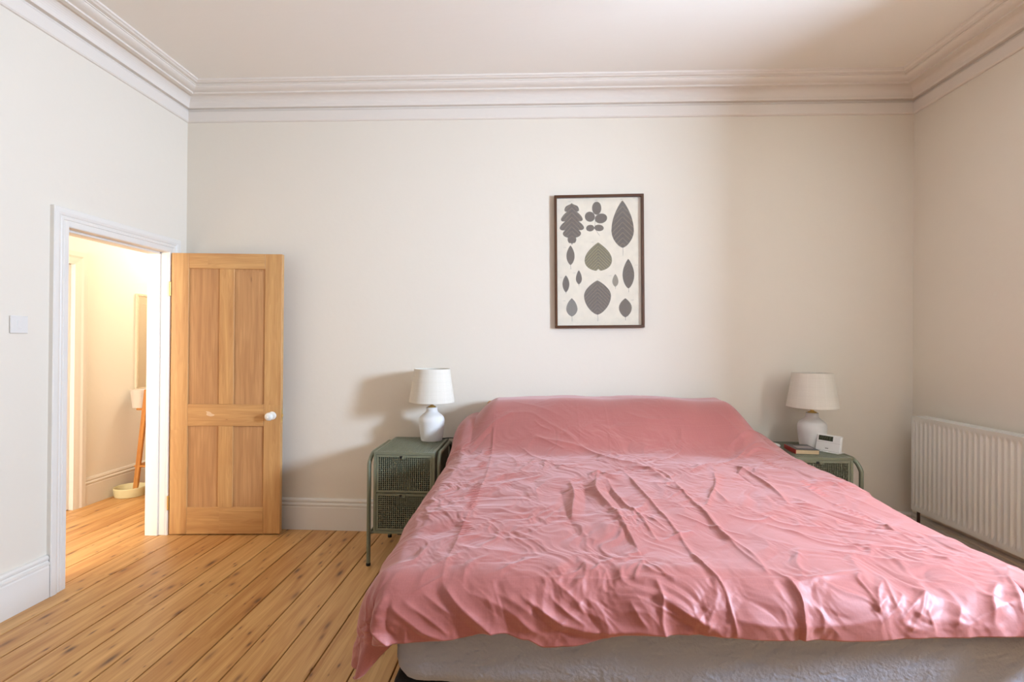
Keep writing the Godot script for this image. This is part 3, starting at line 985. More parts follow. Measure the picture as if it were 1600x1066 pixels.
func bed() -> void:
	var b := thing("bed", "low dark grey upholstered bed base with a wooden headboard", "bed", Vector3(0.495, 0, -2.55))
	var dark := mat(c8(74, 66, 60), 0.95)
	dark.albedo_texture = weave(256, 64, c8(255, 255, 255), c8(150, 150, 150), 8)
	dark.uv1_scale = Vector3(10, 10, 10)
	put("base", rounded_slab(Vector3(-0.42, 0.06, -3.60), Vector3(1.41, 0.36, -1.49), 0.05, 0.02, 0.0, 0, Vector3(-0.495, 0, 2.55)), dark, b)
	for fx in [-0.34, 1.33]:
		for fz in [-3.5, -1.62]:
			var ft := MB.new()
			ft.lathe(PackedVector2Array([Vector2(0.0, 0.0), Vector2(0.022, 0.0), Vector2(0.026, 0.004), Vector2(0.03, 0.061), Vector2(0.0, 0.061)]), Vector3(fx - 0.495, 0, fz + 2.55), 20)
			put("foot", ft, black, b)
	var hb := MB.new()
	hb.bx(Vector3(-0.34 - 0.495, 0.1, -3.645 + 2.55), Vector3(1.33 - 0.495, 0.955, -3.612 + 2.55), 0.012, 0)
	put("headboard", hb, oak, b)
	# mattress in a crinkled fitted sheet
	var m := thing("mattress", "mattress in a crinkled grey-blue fitted sheet under the pink duvet", "mattress", Vector3(0.495, 0.362, -2.55))
	var cot := mat(c8(156, 156, 165), 0.9)
	cot.normal_enabled = true
	cot.normal_texture = bump(29, 512, 0.05, 3.0)
	cot.normal_scale = 0.7
	cot.uv1_scale = Vector3(3.0, 3.0, 3.0)
	cot.rim_enabled = true
	cot.rim = 0.3
	put("fitted_sheet", rounded_slab(Vector3(-0.415, 0.362, -3.60), Vector3(1.405, 0.60, -1.475), 0.09, 0.055, 0.0035, 1, Vector3(-0.495, -0.362, 2.55)), cot, m)
	duvet()

# a slab with rounded plan corners and rolled edges; fine wrinkles where rough > 0
func rounded_slab(lo: Vector3, hi: Vector3, corner: float, roll: float, rough: float, seed_: int, shift: Vector3) -> MB:
	var out := PackedVector2Array()
	var nrm := PackedVector2Array()
	var cs := [[Vector2(hi.x - corner, hi.z - corner), 0.0], [Vector2(lo.x + corner, hi.z - corner), 90.0], [Vector2(lo.x + corner, lo.z + corner), 180.0], [Vector2(hi.x - corner, lo.z + corner), 270.0]]
	for q in 4:
		var c: Vector2 = cs[q][0]
		for i in 17:
			var a := deg_to_rad(cs[q][1] + 90.0 * i / 16.0)
			out.append(c + Vector2(cos(a), sin(a)) * corner)
			nrm.append(Vector2(cos(a), sin(a)))
		var nx: Vector2 = cs[(q + 1) % 4][0]
		var n := Vector2(cos(deg_to_rad(cs[q][1] + 90.0)), sin(deg_to_rad(cs[q][1] + 90.0)))
		var steps := 14
		if q == 0 and rough > 0.0:
			steps = 420
		for i in range(1, steps):
			out.append((c + n * corner).lerp(nx + n * corner, float(i) / steps))
			nrm.append(n)
	out.append(out[0])
	nrm.append(nrm[0])
	var prof := PackedVector2Array([Vector2(-0.35, lo.y), Vector2(-roll, lo.y)])
	for i in range(1, 9):
		var a := PI * 0.5 * i / 8.0
		prof.append(Vector2(-roll + roll * sin(a), lo.y + roll * (1.0 - cos(a))))
	var vs := 34 if rough > 0.0 else 4
	for i in range(1, vs):
		prof.append(Vector2(0, lerpf(lo.y + roll, hi.y - roll, float(i) / vs)))
	for i in 9:
		var a := PI * 0.5 * i / 8.0
		prof.append(Vector2(-roll + roll * cos(a), hi.y - roll + roll * sin(a)))
	prof.append(Vector2(-0.35, hi.y))
	var nz := noise(40 + seed_, 9.0, 3)
	var nf := noise(41 + seed_, 26.0, 2)
	var mid := (Vector2(lo.x, lo.z) + Vector2(hi.x, hi.z)) * 0.5
	var p := PackedVector3Array()
	var uv := PackedVector2Array()
	for r in prof.size():
		var run := 0.0
		for i in out.size():
			if i > 0:
				run += out[i].distance_to(out[i - 1])
			var o := prof[r].x
			if rough > 0.0 and o > -0.1:
				var w1 := nz.get_noise_2d(run * 0.8 + prof[r].y, prof[r].y * 1.4)
				var w2 := nf.get_noise_2d(run + prof[r].y * 0.7, prof[r].y - run * 0.4)
				o += rough * 0.8 * w1 + rough * 0.4 * exp(-w1 * w1 / 0.006) + rough * 0.28 * exp(-w2 * w2 / 0.012)
			var q := out[i] + nrm[i] * o
			if o < -0.3:
				q = mid + (out[i] - mid) * 0.3
			p.append(Vector3(q.x, prof[r].y, q.y) + shift)
			uv.append(Vector2(run, prof[r].y + prof[r].x))
	var mb := MB.new()
	mb.grid(p, out.size(), true, uv, true)
	# close top and bottom
	for e in [0, prof.size() - 1]:
		var c := Vector3(mid.x, prof[e].y, mid.y) + shift
		for i in out.size() - 1:
			mb.tri(c, p[e * out.size() + i], p[e * out.size() + i + 1], Vector3.DOWN if e == 0 else Vector3.UP)
	return mb

func duvet() -> void:
	var s0 := -0.77
	var s1 := 1.76
	var t0 := -3.615
	var nx := 680
	var ny := 600
	var under := 5
	var ds := (s1 - s0) / nx
	var w := nx + 1
	var rows := ny + 1
	# folds, laid on a grid of their own
	var fold := PackedFloat32Array()
	fold.resize(w * rows)
	var tt := -1.30
	var dt := (tt - t0) / ny
	for f in FOLDS:
		var amp: float = f[0] * (0.00085 if f[0] > 0 else 0.0006)
		var wd: float = f[1] * 0.001 * 1.05
		var pt := PackedVector2Array()
		for i in range(2, f.size(), 2):
			pt.append(Vector2(f[i], f[i + 1]) * 0.01)
		# round the corners of the line
		for it in 2:
			var sm := PackedVector2Array([pt[0]])
			for i in pt.size() - 1:
				sm.append(pt[i].lerp(pt[i + 1], 0.25))
				sm.append(pt[i].lerp(pt[i + 1], 0.75))
			sm.append(pt[pt.size() - 1])
			pt = sm
		var acc := PackedFloat32Array([0.0])
		for i in range(1, pt.size()):
			acc.append(acc[i - 1] + pt[i].distance_to(pt[i - 1]))
		var total: float = max(acc[acc.size() - 1], 0.01)
		var reach := wd * 2.6
		var best := {}
		for i in pt.size() - 1:
			var a := pt[i]
			var b := pt[i + 1]
			var ab := b - a
			var l2: float = max(ab.length_squared(), 1e-8)
			var i0: int = max(0, int((min(a.x, b.x) - reach - s0) / ds))
			var i1: int = min(nx, int((max(a.x, b.x) + reach - s0) / ds) + 1)
			var j0: int = max(0, int((min(a.y, b.y) - reach - t0) / dt))
			var j1: int = min(ny, int((max(a.y, b.y) + reach - t0) / dt) + 1)
			for j in range(j0, j1 + 1):
				for k in range(i0, i1 + 1):
					var p := Vector2(s0 + ds * k, t0 + dt * j)
					var q := clampf((p - a).dot(ab) / l2, 0.0, 1.0)
					var dd := (p - a - ab * q).length()
					if dd < reach:
						var along: float = (acc[i] + q * (acc[i + 1] - acc[i])) / total
						var g: float = exp(-pow(dd / wd, 1.15)) * (0.35 + 0.65 * sin(PI * clampf(0.12 + along * 0.76, 0.0, 1.0)))
						var id := j * w + k
						if g > best.get(id, 0.0):
							best[id] = g
		for id in best:
			fold[id] += amp * best[id]
	# two long seams pucker the cloth along their length
	var broad := noise(61, 1.6, 2)
	var crumple := noise(62, 5.5, 3)
	var patch := noise(63, 1.4, 2)
	var crease := noise(64, 15.0, 2)
	var warp := noise(65, 3.0, 2)
	var facet := noise(66, 6.5, 1)
	var facet2 := noise(67, 14.0, 1)
	var facet3 := noise(68, 30.0, 1)
	for f in [facet, facet2, facet3]:
		f.noise_type = FastNoiseLite.TYPE_CELLULAR
		f.cellular_return_type = FastNoiseLite.RETURN_DISTANCE2_SUB
		f.cellular_jitter = 1.0
	var base := PackedVector3Array()
	base.resize(w * rows)
	for j in rows:
		for i in w:
			var s := s0 + ds * i
			var tmax := hem_at(s)
			var t := t0 + (tmax - t0) * j / ny
			base[j * w + i] = sheet(s, t)
	var pts := PackedVector3Array()
	pts.resize(w * (rows + under))
	var uvs := PackedVector2Array()
	uvs.resize(w * (rows + under))
	for j in rows:
		var ja: int = max(j - 1, 0)
		var jb: int = min(j + 1, ny)
		for i in w:
			var id := j * w + i
			var du := base[j * w + min(i + 1, nx)] - base[j * w + max(i - 1, 0)]
			var dv := base[jb * w + i] - base[ja * w + i]
			var nn := dv.cross(du).normalized()
			var s := s0 + ds * i
			var t := t0 + (hem_at(s) - t0) * j / ny
			var jj := clampf((t - t0) / dt, 0.0, ny)
			var jl := int(jj)
			var fr := jj - jl
			var fv: float = fold[jl * w + i] * (1.0 - fr) + fold[min(jl + 1, ny) * w + i] * fr
			var calm := 1.0 - 0.75 * sst(-2.95, -3.15, t)
			var wx := s + 0.10 * warp.get_noise_2d(s, t)
			var wy := t + 0.10 * warp.get_noise_2d(s + 9.0, t)
			var pm := clampf(0.5 + patch.get_noise_2d(s, t) * 1.2, 0.0, 1.0)
			var c1 := 1.0 - 2.0 * absf(crumple.get_noise_2d(wx * 1.5 - wy * 0.5, wy * 0.75))
			var c2 := 1.0 - 2.0 * absf(crease.get_noise_2d(wx + wy * 0.4, wy * 0.7))
			var e1 := facet.get_noise_2d(wx * 1.1 + wy * 0.35, wy * 0.62)
			var e2 := facet2.get_noise_2d(wx * 0.9 - wy * 0.4, wy * 0.75 + wx * 0.2)
			var e3 := facet3.get_noise_2d(wx - wy * 0.5, wy * 0.8 + wx * 0.3)
			var pm2 := clampf(0.55 + patch.get_noise_2d(s + 20.0, t * 1.3) * 1.5, 0.0, 1.0)
			var dsp := 0.010 * broad.get_noise_2d(s, t) + calm * (0.0022 * c1 * (0.3 + pm) + 0.0007 * c2 * pm - 0.0120 * e1 * (0.25 + 0.75 * pm2) - 0.0062 * e2 * pm - 0.0016 * e3 * pm2)
			# puckers along the seams
			for sx in [-0.255, 1.235]:
				var sd: float = absf(s - sx - 0.012 * sin(t * 3.0))
				if sd < 0.05 and t > -2.95:
					dsp += 0.0030 * exp(-sd * sd / 0.0004) * sin(t * 260.0 + 3.0 * sin(t * 31.0) + s * 60.0) * clampf(0.4 + crumple.get_noise_2d(t * 0.7, sx * 7.0), 0.0, 1.0) * 1.8 * (1.0 - sst(-1.75, -1.6, t))
			pts[id] = base[id] + nn * (dsp + fv)
			uvs[id] = Vector2(s, t)
	# the hem turns under
	for k in under:
		var a := float(k + 1) / under
		for i in w:
			var last := (rows - 1) * w + i
			var edge := pts[last]
			var qx := clampf(edge.x, IX0, IX1)
			var qz: float = min(edge.z, IZ)
			var dir := Vector3(edge.x - qx, 0, edge.z - qz)
			if dir.length() < 1e-5:
				dir = Vector3(0, 0, 1)
			dir = dir.normalized()
			pts[(rows + k) * w + i] = edge - dir * 0.03 * sin(a * PI * 0.5) + Vector3.UP * (0.03 * a * a - 0.004 * sin(a * PI))
			uvs[(rows + k) * w + i] = uvs[last] + Vector2(0, 0.01 * (k + 1))
	var mb := MB.new()
	mb.grid(pts, w, true, uvs)
	var o := put("duvet", mb, duvet_material())
	tag(o, "rumpled dusty pink duvet spread over the bed and its pillows", "duvet")

func duvet_material() -> StandardMaterial3D:
	var m := mat(c8(165, 90, 80), 0.6)
	m.albedo_texture = weave(256, 128, c8(255, 255, 255), c8(232, 224, 224), 14)
	m.uv1_scale = Vector3(7, 7, 1)
	m.rim_enabled = true
	m.rim = 1.0
	m.rim_tint = 0.35
	m.clearcoat_enabled = true
	m.clearcoat = 0.2
	m.clearcoat_roughness = 0.5
	m.metallic_specular = 0.5
	return m

# ---------------------------------------------------------------- bedside tables
func nightstands() -> void:
	nightstand(Vector3(-0.7915, 0, -3.07), 0.373, 0.034, 0.022, "green perforated metal bedside table on the doorway side of the bed")
	nightstand(Vector3(1.7035, 0, -3.135), 0.373, 0.030, 0.058, "green perforated metal bedside table on the radiator side of the bed")

func nightstand(at: Vector3, w: float, gl: float, gr: float, label: String) -> void:
	# local frame: x across, y up, z towards the room, front face at z = 0
	var n := thing("bedside_table", label, "bedside table", at, 0.0, "green metal bedside tables beside the bed")
	var dep := 0.50
	var y0 := 0.205
	var y1 := 0.70
	var hw := w * 0.5
	var mb := MB.new()
	mb.perforated(Vector3(-hw, y1, 0.0), Vector3.RIGHT, Vector3.FORWARD, w, dep, 26, 36, 0.014, 0.014, 0.0086, 0.0015)
	mb.bx(Vector3(-hw, y1 - 0.016, -0.0015), Vector3(hw, y1 - 0.001, 0.0), 0.0006)
	mb.bx(Vector3(-hw, y1 - 0.016, -dep), Vector3(hw, y1 - 0.001, -dep + 0.0015), 0.0006)
	put("top", mb, green, n)
	for s in [-1.0, 1.0]:
		mb = MB.new()
		mb.bx(Vector3(s * hw - 0.001, y0, -dep), Vector3(s * hw + 0.001, y1 - 0.001, -0.001), 0.0006)
		mb.bx(Vector3(s * (hw - 0.0075) - 0.0075, y0, -0.0015), Vector3(s * (hw - 0.0075) + 0.0075, y1 - 0.014, 0.0), 0.0006)
		put("side_panel", mb, green, n)
	mb = MB.new()
	mb.bx(Vector3(-hw, y0, -dep), Vector3(hw, y0 + 0.0015, 0.0), 0.0)
	mb.bx(Vector3(-hw + 0.014, y0, -0.0016), Vector3(hw - 0.014, y0 + 0.016, -0.0001), 0.0004)
	mb.bx(Vector3(-hw, y0, -dep), Vector3(hw, y1 - 0.02, -dep + 0.0015), 0.0)
	mb.bx(Vector3(-hw, y1 - 0.019, -dep), Vector3(hw, y1 - 0.0175, -0.004), 0.0)
	mb.bx(Vector3(-hw, 0.451, -dep), Vector3(hw, 0.4525, -0.012), 0.0)
	put("carcass", mb, green, n)
	# two drop fronts with their tabs
	for r in [[y0 + 0.018, 0.4485, 16], [0.4535, y1 - 0.018, 17]]:
		mb = MB.new()
		var h: float = r[1] - r[0]
		mb.perforated(Vector3(-hw + 0.0165, r[0], -0.002), Vector3.RIGHT, Vector3.UP, w - 0.033, h, 25, r[2], 0.012, 0.013, 0.0092, 0.003)
		var fr := put("drop_front", mb, green, n)
		mb = MB.new()
		mb.bx(Vector3(-0.011, r[1] - 0.022, -0.002), Vector3(0.011, r[1] - 0.002, 0.002), 0.0015)
		var arc := PackedVector3Array()
		for i in 13:
			var a := PI + PI * i / 12.0
			arc.append(Vector3(cos(a) * 0.011, r[1] - 0.012 + sin(a) * 0.011, 0.006))
		mb.tube(arc, 0.0022, 8)
		put("pull_tab", mb, green, fr)
		mb = MB.new()
		mb.bx(Vector3(-0.028, r[1] - 0.02, -0.0035), Vector3(-0.012, r[1] - 0.006, -0.0012), 0.0004)
		put("finger_hole", mb, black, fr)
	# bent tube frames at both sides
	for s in [-1.0, 1.0]:
		var x: float = s * (hw + (gl if s < 0.0 else gr))
		var path := PackedVector3Array([Vector3(x, 0.004, -0.02), Vector3(x, 0.3, -0.02), Vector3(x, 0.60, -0.02)])
		for i in 11:
			var a := PI * 0.5 * i / 10.0
			path.append(Vector3(lerpf(x, s * (hw + 0.013), 0.45 * sin(a) * (1.0 if i > 0 else 0.0)), 0.615 + 0.068 * sin(a), -0.02 - 0.068 * (1.0 - cos(a))))
		var xi: float = lerpf(x, s * (hw + 0.013), 0.45)
		path.append(Vector3(xi, 0.683, -0.2))
		path.append(Vector3(xi, 0.683, -dep + 0.10))
		for i in 11:
			var a := PI * 0.5 * i / 10.0
			path.append(Vector3(lerpf(xi, x, i / 10.0), 0.615 + 0.068 * cos(a), -dep + 0.088 - 0.068 * sin(a)))
		path.append(Vector3(x, 0.4, -dep + 0.02))
		path.append(Vector3(x, 0.004, -dep + 0.02))
		mb = MB.new()
		mb.tube(path, 0.0125, 16)
		var f := put("tube_frame", mb, green, n)
		mb = MB.new()
		mb.tube(PackedVector3Array([Vector3(x, 0.195, -0.025), Vector3(x, 0.195, -0.25), Vector3(x, 0.195, -dep + 0.025)]), 0.008, 10)
		var xin: float = s * (hw - 0.004)
		put("side_rail", mb, green, f)
		for z in [-0.03, -dep + 0.03]:
			mb = MB.new()
			mb.tube(PackedVector3Array([Vector3(x, 0.195, z), Vector3((x + xin) * 0.5, 0.199, z), Vector3(xin, 0.203, z)]), 0.007, 10)
			put("lower_bracket", mb, green, f)
			var zz: float = z - 0.06 if z > -0.2 else z + 0.06
			mb = MB.new()
			mb.tube(PackedVector3Array([Vector3(xi, 0.676, zz), Vector3((xi + xin) * 0.5, 0.676, zz), Vector3(xin, 0.676, zz)]), 0.005, 8)
			put("upper_bracket", mb, green, f)
		for z in [-0.02, -dep + 0.02]:
			mb = MB.new()
			mb.lathe(PackedVector2Array([Vector2(0.0, 0.0), Vector2(0.0128, 0.0), Vector2(0.0138, 0.002), Vector2(0.0138, 0.016), Vector2(0.0126, 0.018)]), Vector3(x, 0, z), 18)
			put("foot_cap", mb, black, f)
	mb = MB.new()
	mb.bx(Vector3(-0.045, y0 - 0.014, -0.05), Vector3(-0.015, y0, -0.02), 0.003)
	put("catch", mb, black, n)

# ---------------------------------------------------------------- lamps
func lamps() -> void:
	lamp(Vector3(-0.703, 0.7005, -3.455), "white ceramic table lamp with linen shade nearest the door, its flex hanging down", true)
	lamp(Vector3(1.815, 0.7005, -3.45), "white ceramic table lamp with linen shade standing behind the thermostat", false)

func lamp(at: Vector3, label: String, flex: bool) -> void:
	var l := thing("table_lamp", label, "table lamp", at, 0.0, "pair of white bedside lamps")
	var mb := MB.new()
	var pr := PackedVector2Array([Vector2(0.0, 0.0), Vector2(0.066, 0.0), Vector2(0.0705, 0.003), Vector2(0.0735, 0.015), Vector2(0.078, 0.045), Vector2(0.0825, 0.08), Vector2(0.0858, 0.115), Vector2(0.0868, 0.132), Vector2(0.0858, 0.146), Vector2(0.0815, 0.159), Vector2(0.0735, 0.169), Vector2(0.0625, 0.178), Vector2(0.052, 0.186), Vector2(0.044, 0.193), Vector2(0.0395, 0.200), Vector2(0.0378, 0.208), Vector2(0.0375, 0.221), Vector2(0.0360, 0.226), Vector2(0.028, 0.227), Vector2(0.0, 0.227)])
	mb.lathe(pr, Vector3.ZERO, 64)
	put("body", mb, ceramic, l)
	mb = MB.new()
	mb.lathe(PackedVector2Array([Vector2(0.0, 0.2265), Vector2(0.029, 0.2265), Vector2(0.029, 0.229), Vector2(0.022, 0.234), Vector2(0.013, 0.237), Vector2(0.010, 0.243), Vector2(0.015, 0.247), Vector2(0.015, 0.30), Vector2(0.0, 0.30)]), Vector3.ZERO, 28)
	put("lamp_holder", mb, brass, l, "brass lamp holder")
	mb = MB.new()
	mb.lathe(PackedVector2Array([Vector2(0.150, 0.263), Vector2(0.1525, 0.262), Vector2(0.153, 0.264), Vector2(0.1525, 0.272), Vector2(0.136, 0.38), Vector2(0.121, 0.478), Vector2(0.1205, 0.486), Vector2(0.1195, 0.488), Vector2(0.118, 0.486), Vector2(0.118, 0.478), Vector2(0.133, 0.38), Vector2(0.149, 0.272), Vector2(0.150, 0.263)]), Vector3.ZERO, 72)
	put("shade", mb, linen, l)
	mb = MB.new()
	for k in 3:
		var a := TAU * k / 3.0 + 0.4
		mb.tube(PackedVector3Array([Vector3(cos(a) * 0.016, 0.298, sin(a) * 0.016), Vector3(cos(a) * 0.07, 0.285, sin(a) * 0.07), Vector3(cos(a) * 0.146, 0.275, sin(a) * 0.146)]), 0.0015, 6)
	put("shade_carrier", mb, brass, l)
	mb = MB.new()
	var gl := PackedVector2Array([Vector2(0.0, 0.30), Vector2(0.013, 0.302), Vector2(0.014, 0.32)])
	for i in 9:
		var a := -0.9 + (PI * 0.5 + 0.9) * i / 8.0
		gl.append(Vector2(cos(a) * 0.028, 0.352 + sin(a) * 0.028))
	mb.lathe(gl, Vector3.ZERO, 20)
	put("bulb", mb, mat(c8(235, 232, 225), 0.2), l)
	if flex:
		mb = MB.new()
		var p := PackedVector3Array()
		var cv := Curve3D.new()
		for q in [Vector3(0.055, 0.004, -0.03), Vector3(0.082, 0.010, -0.02), Vector3(0.115, 0.012, -0.04), Vector3(0.150, 0.0, -0.07), Vector3(0.164, -0.045, -0.085), Vector3(0.168, -0.14, -0.085), Vector3(0.160, -0.28, -0.095), Vector3(0.15, -0.46, -0.11), Vector3(0.152, -0.693, -0.12)]:
			cv.add_point(q)
		for i in cv.point_count:
			var d := (cv.get_point_position(min(i + 1, cv.point_count - 1)) - cv.get_point_position(max(i - 1, 0))) * 0.17
			cv.set_point_in(i, -d)
			cv.set_point_out(i, d)
		var L := cv.get_baked_length()
		for i in 61:
			p.append(cv.sample_baked(L * i / 60.0, true))
		mb.tube(p, 0.0032, 8)
		put("flex", mb, black, l, "black flex")

# ---------------------------------------------------------------- things on the bedside tables
func small_things() -> void:
	# book, spine towards the bed
	var a := Vector3(1.600, 0.7005, -3.225)
	var back := Vector3(1.616, 0.7005, -3.405)
	var ez := (back - a).normalized()
	var ex := Vector3.UP.cross(ez) * -1.0
	if ex.x < 0.0:
		ex = -ex
	var bs := Basis(ex, Vector3.UP, ex.cross(Vector3.UP))
	var b := thing("book", "closed paperback with a red spine and dark cover lying on the green table", "book", a)
	b.basis = bs
	var zs := 1.0 if bs.z.dot(ez) > 0.0 else -1.0
	var L := a.distance_to(back)
	var wd := 0.138
	var lo := Vector3(0.002, 0.0015, min(0.0, zs * L) + 0.003)
	var hi := Vector3(wd - 0.003, 0.0255, max(0.0, zs * L) - 0.003)
	var mb := MB.new()
	mb.bx(lo, hi, 0.0004, 2)
	var pg := mat(Color.WHITE, 0.9)
	pg.albedo_texture = page_edges()
	pg.uv1_scale = Vector3(6, 30, 1)
	put("pages", mb, pg, b)
	mb = MB.new()
	mb.bx(Vector3(0, 0, min(0.0, zs * L)), Vector3(wd, 0.0015, max(0.0, zs * L)), 0.0004)
	mb.bx(Vector3(0.0, 0.0255, min(0.0, zs * L)), Vector3(wd, 0.027, max(0.0, zs * L)), 0.0004)
	put("cover", mb, mat(c8(66, 62, 60), 0.4), b)
	mb = MB.new()
	mb.bx(Vector3(-0.0015, 0, min(0.0, zs * L)), Vector3(0.002, 0.027, max(0.0, zs * L)), 0.0008)
	put("spine", mb, mat(c8(168, 40, 28), 0.45), b, "red spine")
	mb = MB.new()
	mb.bx(Vector3(0.03, 0.0268, zs * L * 0.45 - 0.045), Vector3(0.125, 0.0273, zs * L * 0.45 + 0.03), 0.0)
	put("cover_print", mb, mat(c8(150, 140, 134), 0.4), b, "pale grey printed panel")
	# thermostat leaning on its foot, turned towards the bed
	var pl := Vector3(1.785, 0.7005, -3.36)
	var pr := Vector3(1.868, 0.7005, -3.235)
	var ux := (pr - pl).normalized()
	var tn := atan2(-ux.z, ux.x)
	var t := thing("thermostat", "white wireless thermostat with a dark green display leaning on its stand", "thermostat", (pl + pr) * 0.5, tn)
	var wh := 0.150
	var hh := 0.104
	var tilt := Basis(Vector3.RIGHT, -0.2)
	var fb := Transform3D(tilt, Vector3(0, 0.005, 0))
	mb = MB.new()
	mb.box(fb * Transform3D(Basis.IDENTITY, Vector3(0, hh * 0.5, -0.012)), Vector3(wh - 0.012, hh, 0.024), 0.005)
	mb.box(fb * Transform3D(Basis.IDENTITY, Vector3(0, hh * 0.5, -0.012)), Vector3(wh, hh - 0.012, 0.0238), 0.005)
	for sx in [-1.0, 1.0]:
		for sy in [-1.0, 1.0]:
			var disc := MB.new()
			disc.lathe(PackedVector2Array([Vector2(0, -0.0119), Vector2(0.004, -0.0119), Vector2(0.006, -0.010), Vector2(0.006, 0.010), Vector2(0.004, 0.0119), Vector2(0, 0.0119)]), Vector3.ZERO, 16)
			var xf := fb * Transform3D(Basis(Vector3.RIGHT, PI * 0.5), Vector3(sx * (wh * 0.5 - 0.006), hh * 0.5 + sy * (hh * 0.5 - 0.006), -0.012))
			for i in disc.v.size():
				disc.v[i] = xf * disc.v[i]
				disc.n[i] = xf.basis * disc.n[i]
			append_mb(mb, disc)
	put("case", mb, white_plastic, t)
	mb = MB.new()
	mb.box(fb * Transform3D(Basis.IDENTITY, Vector3(-0.015, 0.080, 0.0002)), Vector3(0.086, 0.030, 0.001), 0.0004)
	var scr := put("display", mb, mat(c8(50, 62, 44), 0.15), t, "dark green display")
	mb = MB.new()
	for g in [[-0.045, 0.013], [-0.033, 0.013], [-0.02, 0.013], [-0.008, 0.013], [0.010, 0.017]]:
		mb.box(fb * Transform3D(Basis.IDENTITY, Vector3(g[0], 0.080, 0.0009)), Vector3(0.0016, g[1], 0.0003), 0.0)
		mb.box(fb * Transform3D(Basis.IDENTITY, Vector3(g[0] + 0.003, 0.080 + g[1] * 0.45, 0.0009)), Vector3(0.006, 0.0014, 0.0003), 0.0)
	put("display_segments", mb, mat(c8(84, 98, 74), 0.3), scr)
	mb = MB.new()
	mb.box(fb * Transform3D(Basis.IDENTITY, Vector3(0, 0.055, 0.0)), Vector3(wh - 0.004, 0.0012, 0.0006), 0.0)
	put("flap_joint", mb, mat(c8(186, 180, 170), 0.5), t)
	mb = MB.new()
	mb.box(fb * Transform3D(Basis.IDENTITY, Vector3(-0.004, 0.018, 0.0002)), Vector3(0.019, 0.005, 0.0008), 0.0006)
	put("badge", mb, mat(c8(112, 104, 96), 0.5), t, "small grey badge")
	mb = MB.new()
	for y in [0.088, 0.076]:
		mb.box(fb * Transform3D(Basis.IDENTITY, Vector3(0.052, y, 0.0004)), Vector3(0.018, 0.007, 0.0016), 0.0007)
	put("button", mb, white_plastic, t)
	mb = MB.new()
	mb.bx(Vector3(-0.07, 0, -0.06), Vector3(0.074, 0.005, 0.016), 0.002)
	put("stand_foot", mb, white_plastic, t)
	# white rounded puck half hidden by the duvet
	var d := thing("white_puck", "smooth white rounded puck lying beside the red-spined book", "gadget", Vector3(1.555, 0.7005, -3.435))
	mb = MB.new()
	mb.lathe(PackedVector2Array([Vector2(0, 0), Vector2(0.034, 0.0), Vector2(0.043, 0.005), Vector2(0.046, 0.012), Vector2(0.042, 0.019), Vector2(0.030, 0.0235), Vector2(0.014, 0.025), Vector2(0.0, 0.0253)]), Vector3.ZERO, 36)
	put("shell", mb, white_plastic, d)

func append_mb(a: MB, b: MB) -> void:
	var k := a.v.size()
	a.v.append_array(b.v)
	a.n.append_array(b.n)
	a.u.append_array(b.u)
	for i in b.ix:
		a.ix.append(i + k)

func page_edges() -> ImageTexture:
	var im := Image.create(64, 64, false, Image.FORMAT_RGB8)
	var rng := RandomNumberGenerator.new()
	rng.seed = 2
	for y in 64:
		var k := rng.randf_range(0.86, 1.0)
		for x in 64:
			im.set_pixel(x, y, Color(0.94 * k, 0.82 * k, 0.64 * k))
	im.generate_mipmaps()
	return ImageTexture.create_from_image(im)

# ---------------------------------------------------------------- framed print
func picture() -> void:
	var w := 0.628
	var h := 0.942
	var p := thing("framed_print", "framed botanical print of thirteen grey-brown leaves above the bed", "picture", Vector3(0.4495, 1.480, ZB))
	var tl := Basis(Vector3.BACK, 0.015)
	var body := Node3D.new()
	p.basis = tl
	body.free()
	var wood_m := mat(Color.WHITE, 0.45)
	wood_m.albedo_texture = oak.albedo_texture
	wood_m.albedo_color = c8(104, 82, 52)
	var fw := 0.018
	for b in [["frame_rail", -w * 0.5, w * 0.5, 0.0, fw, 0], ["frame_rail", -w * 0.5, w * 0.5, h - fw, h, 0], ["frame_stile", -w * 0.5, -w * 0.5 + fw, fw, h - fw, 1], ["frame_stile", w * 0.5 - fw, w * 0.5, fw, h - fw, 1]]:
		var mb := MB.new()
		mb.bx(Vector3(b[1], b[3], 0.002), Vector3(b[2], b[4], 0.034), 0.0015, b[5])
		put(b[0], mb, wood_m, p)
	var mb := MB.new()
	mb.bx(Vector3(-w * 0.5 + 0.01, 0.01, 0.003), Vector3(w * 0.5 - 0.01, h - 0.01, 0.008), 0.0)
	put("backing_board", mb, mat(c8(205, 190, 172), 0.9), p)
	mb = MB.new()
	var x0 := -w * 0.5 + fw
	var x1 := w * 0.5 - fw
	mb.quad(Vector3(x0, fw, 0.0088), Vector3(x1, fw, 0.0088), Vector3(x1, h - fw, 0.0088), Vector3(x0, h - fw, 0.0088), Vector3.BACK, [Vector2(0, 1), Vector2(1, 1), Vector2(1, 0), Vector2(0, 0)])
	mb.quad(Vector3(x0, fw, 0.0082), Vector3(x1, fw, 0.0082), Vector3(x1, h - fw, 0.0082), Vector3(x0, h - fw, 0.0082), Vector3.FORWARD, [Vector2(0, 1), Vector2(0, 1), Vector2(0, 1), Vector2(0, 1)])
	var pm := mat(Color.WHITE, 0.85)
	pm.albedo_texture = leaf_print()
	put("print", mb, pm, p, "cream paper printed with rows of leaves")
	mb = MB.new()
	mb.bx(Vector3(x0, fw, 0.024), Vector3(x1, h - fw, 0.026), 0.0)
	var gm := mat(Color(1, 1, 1, 0.05), 0.02)
	gm.metallic_specular = 0.15
	gm.transparency = BaseMaterial3D.TRANSPARENCY_ALPHA
	put("glass", mb, gm, p)

var pi: Image
const PW := 640
const PH := 960

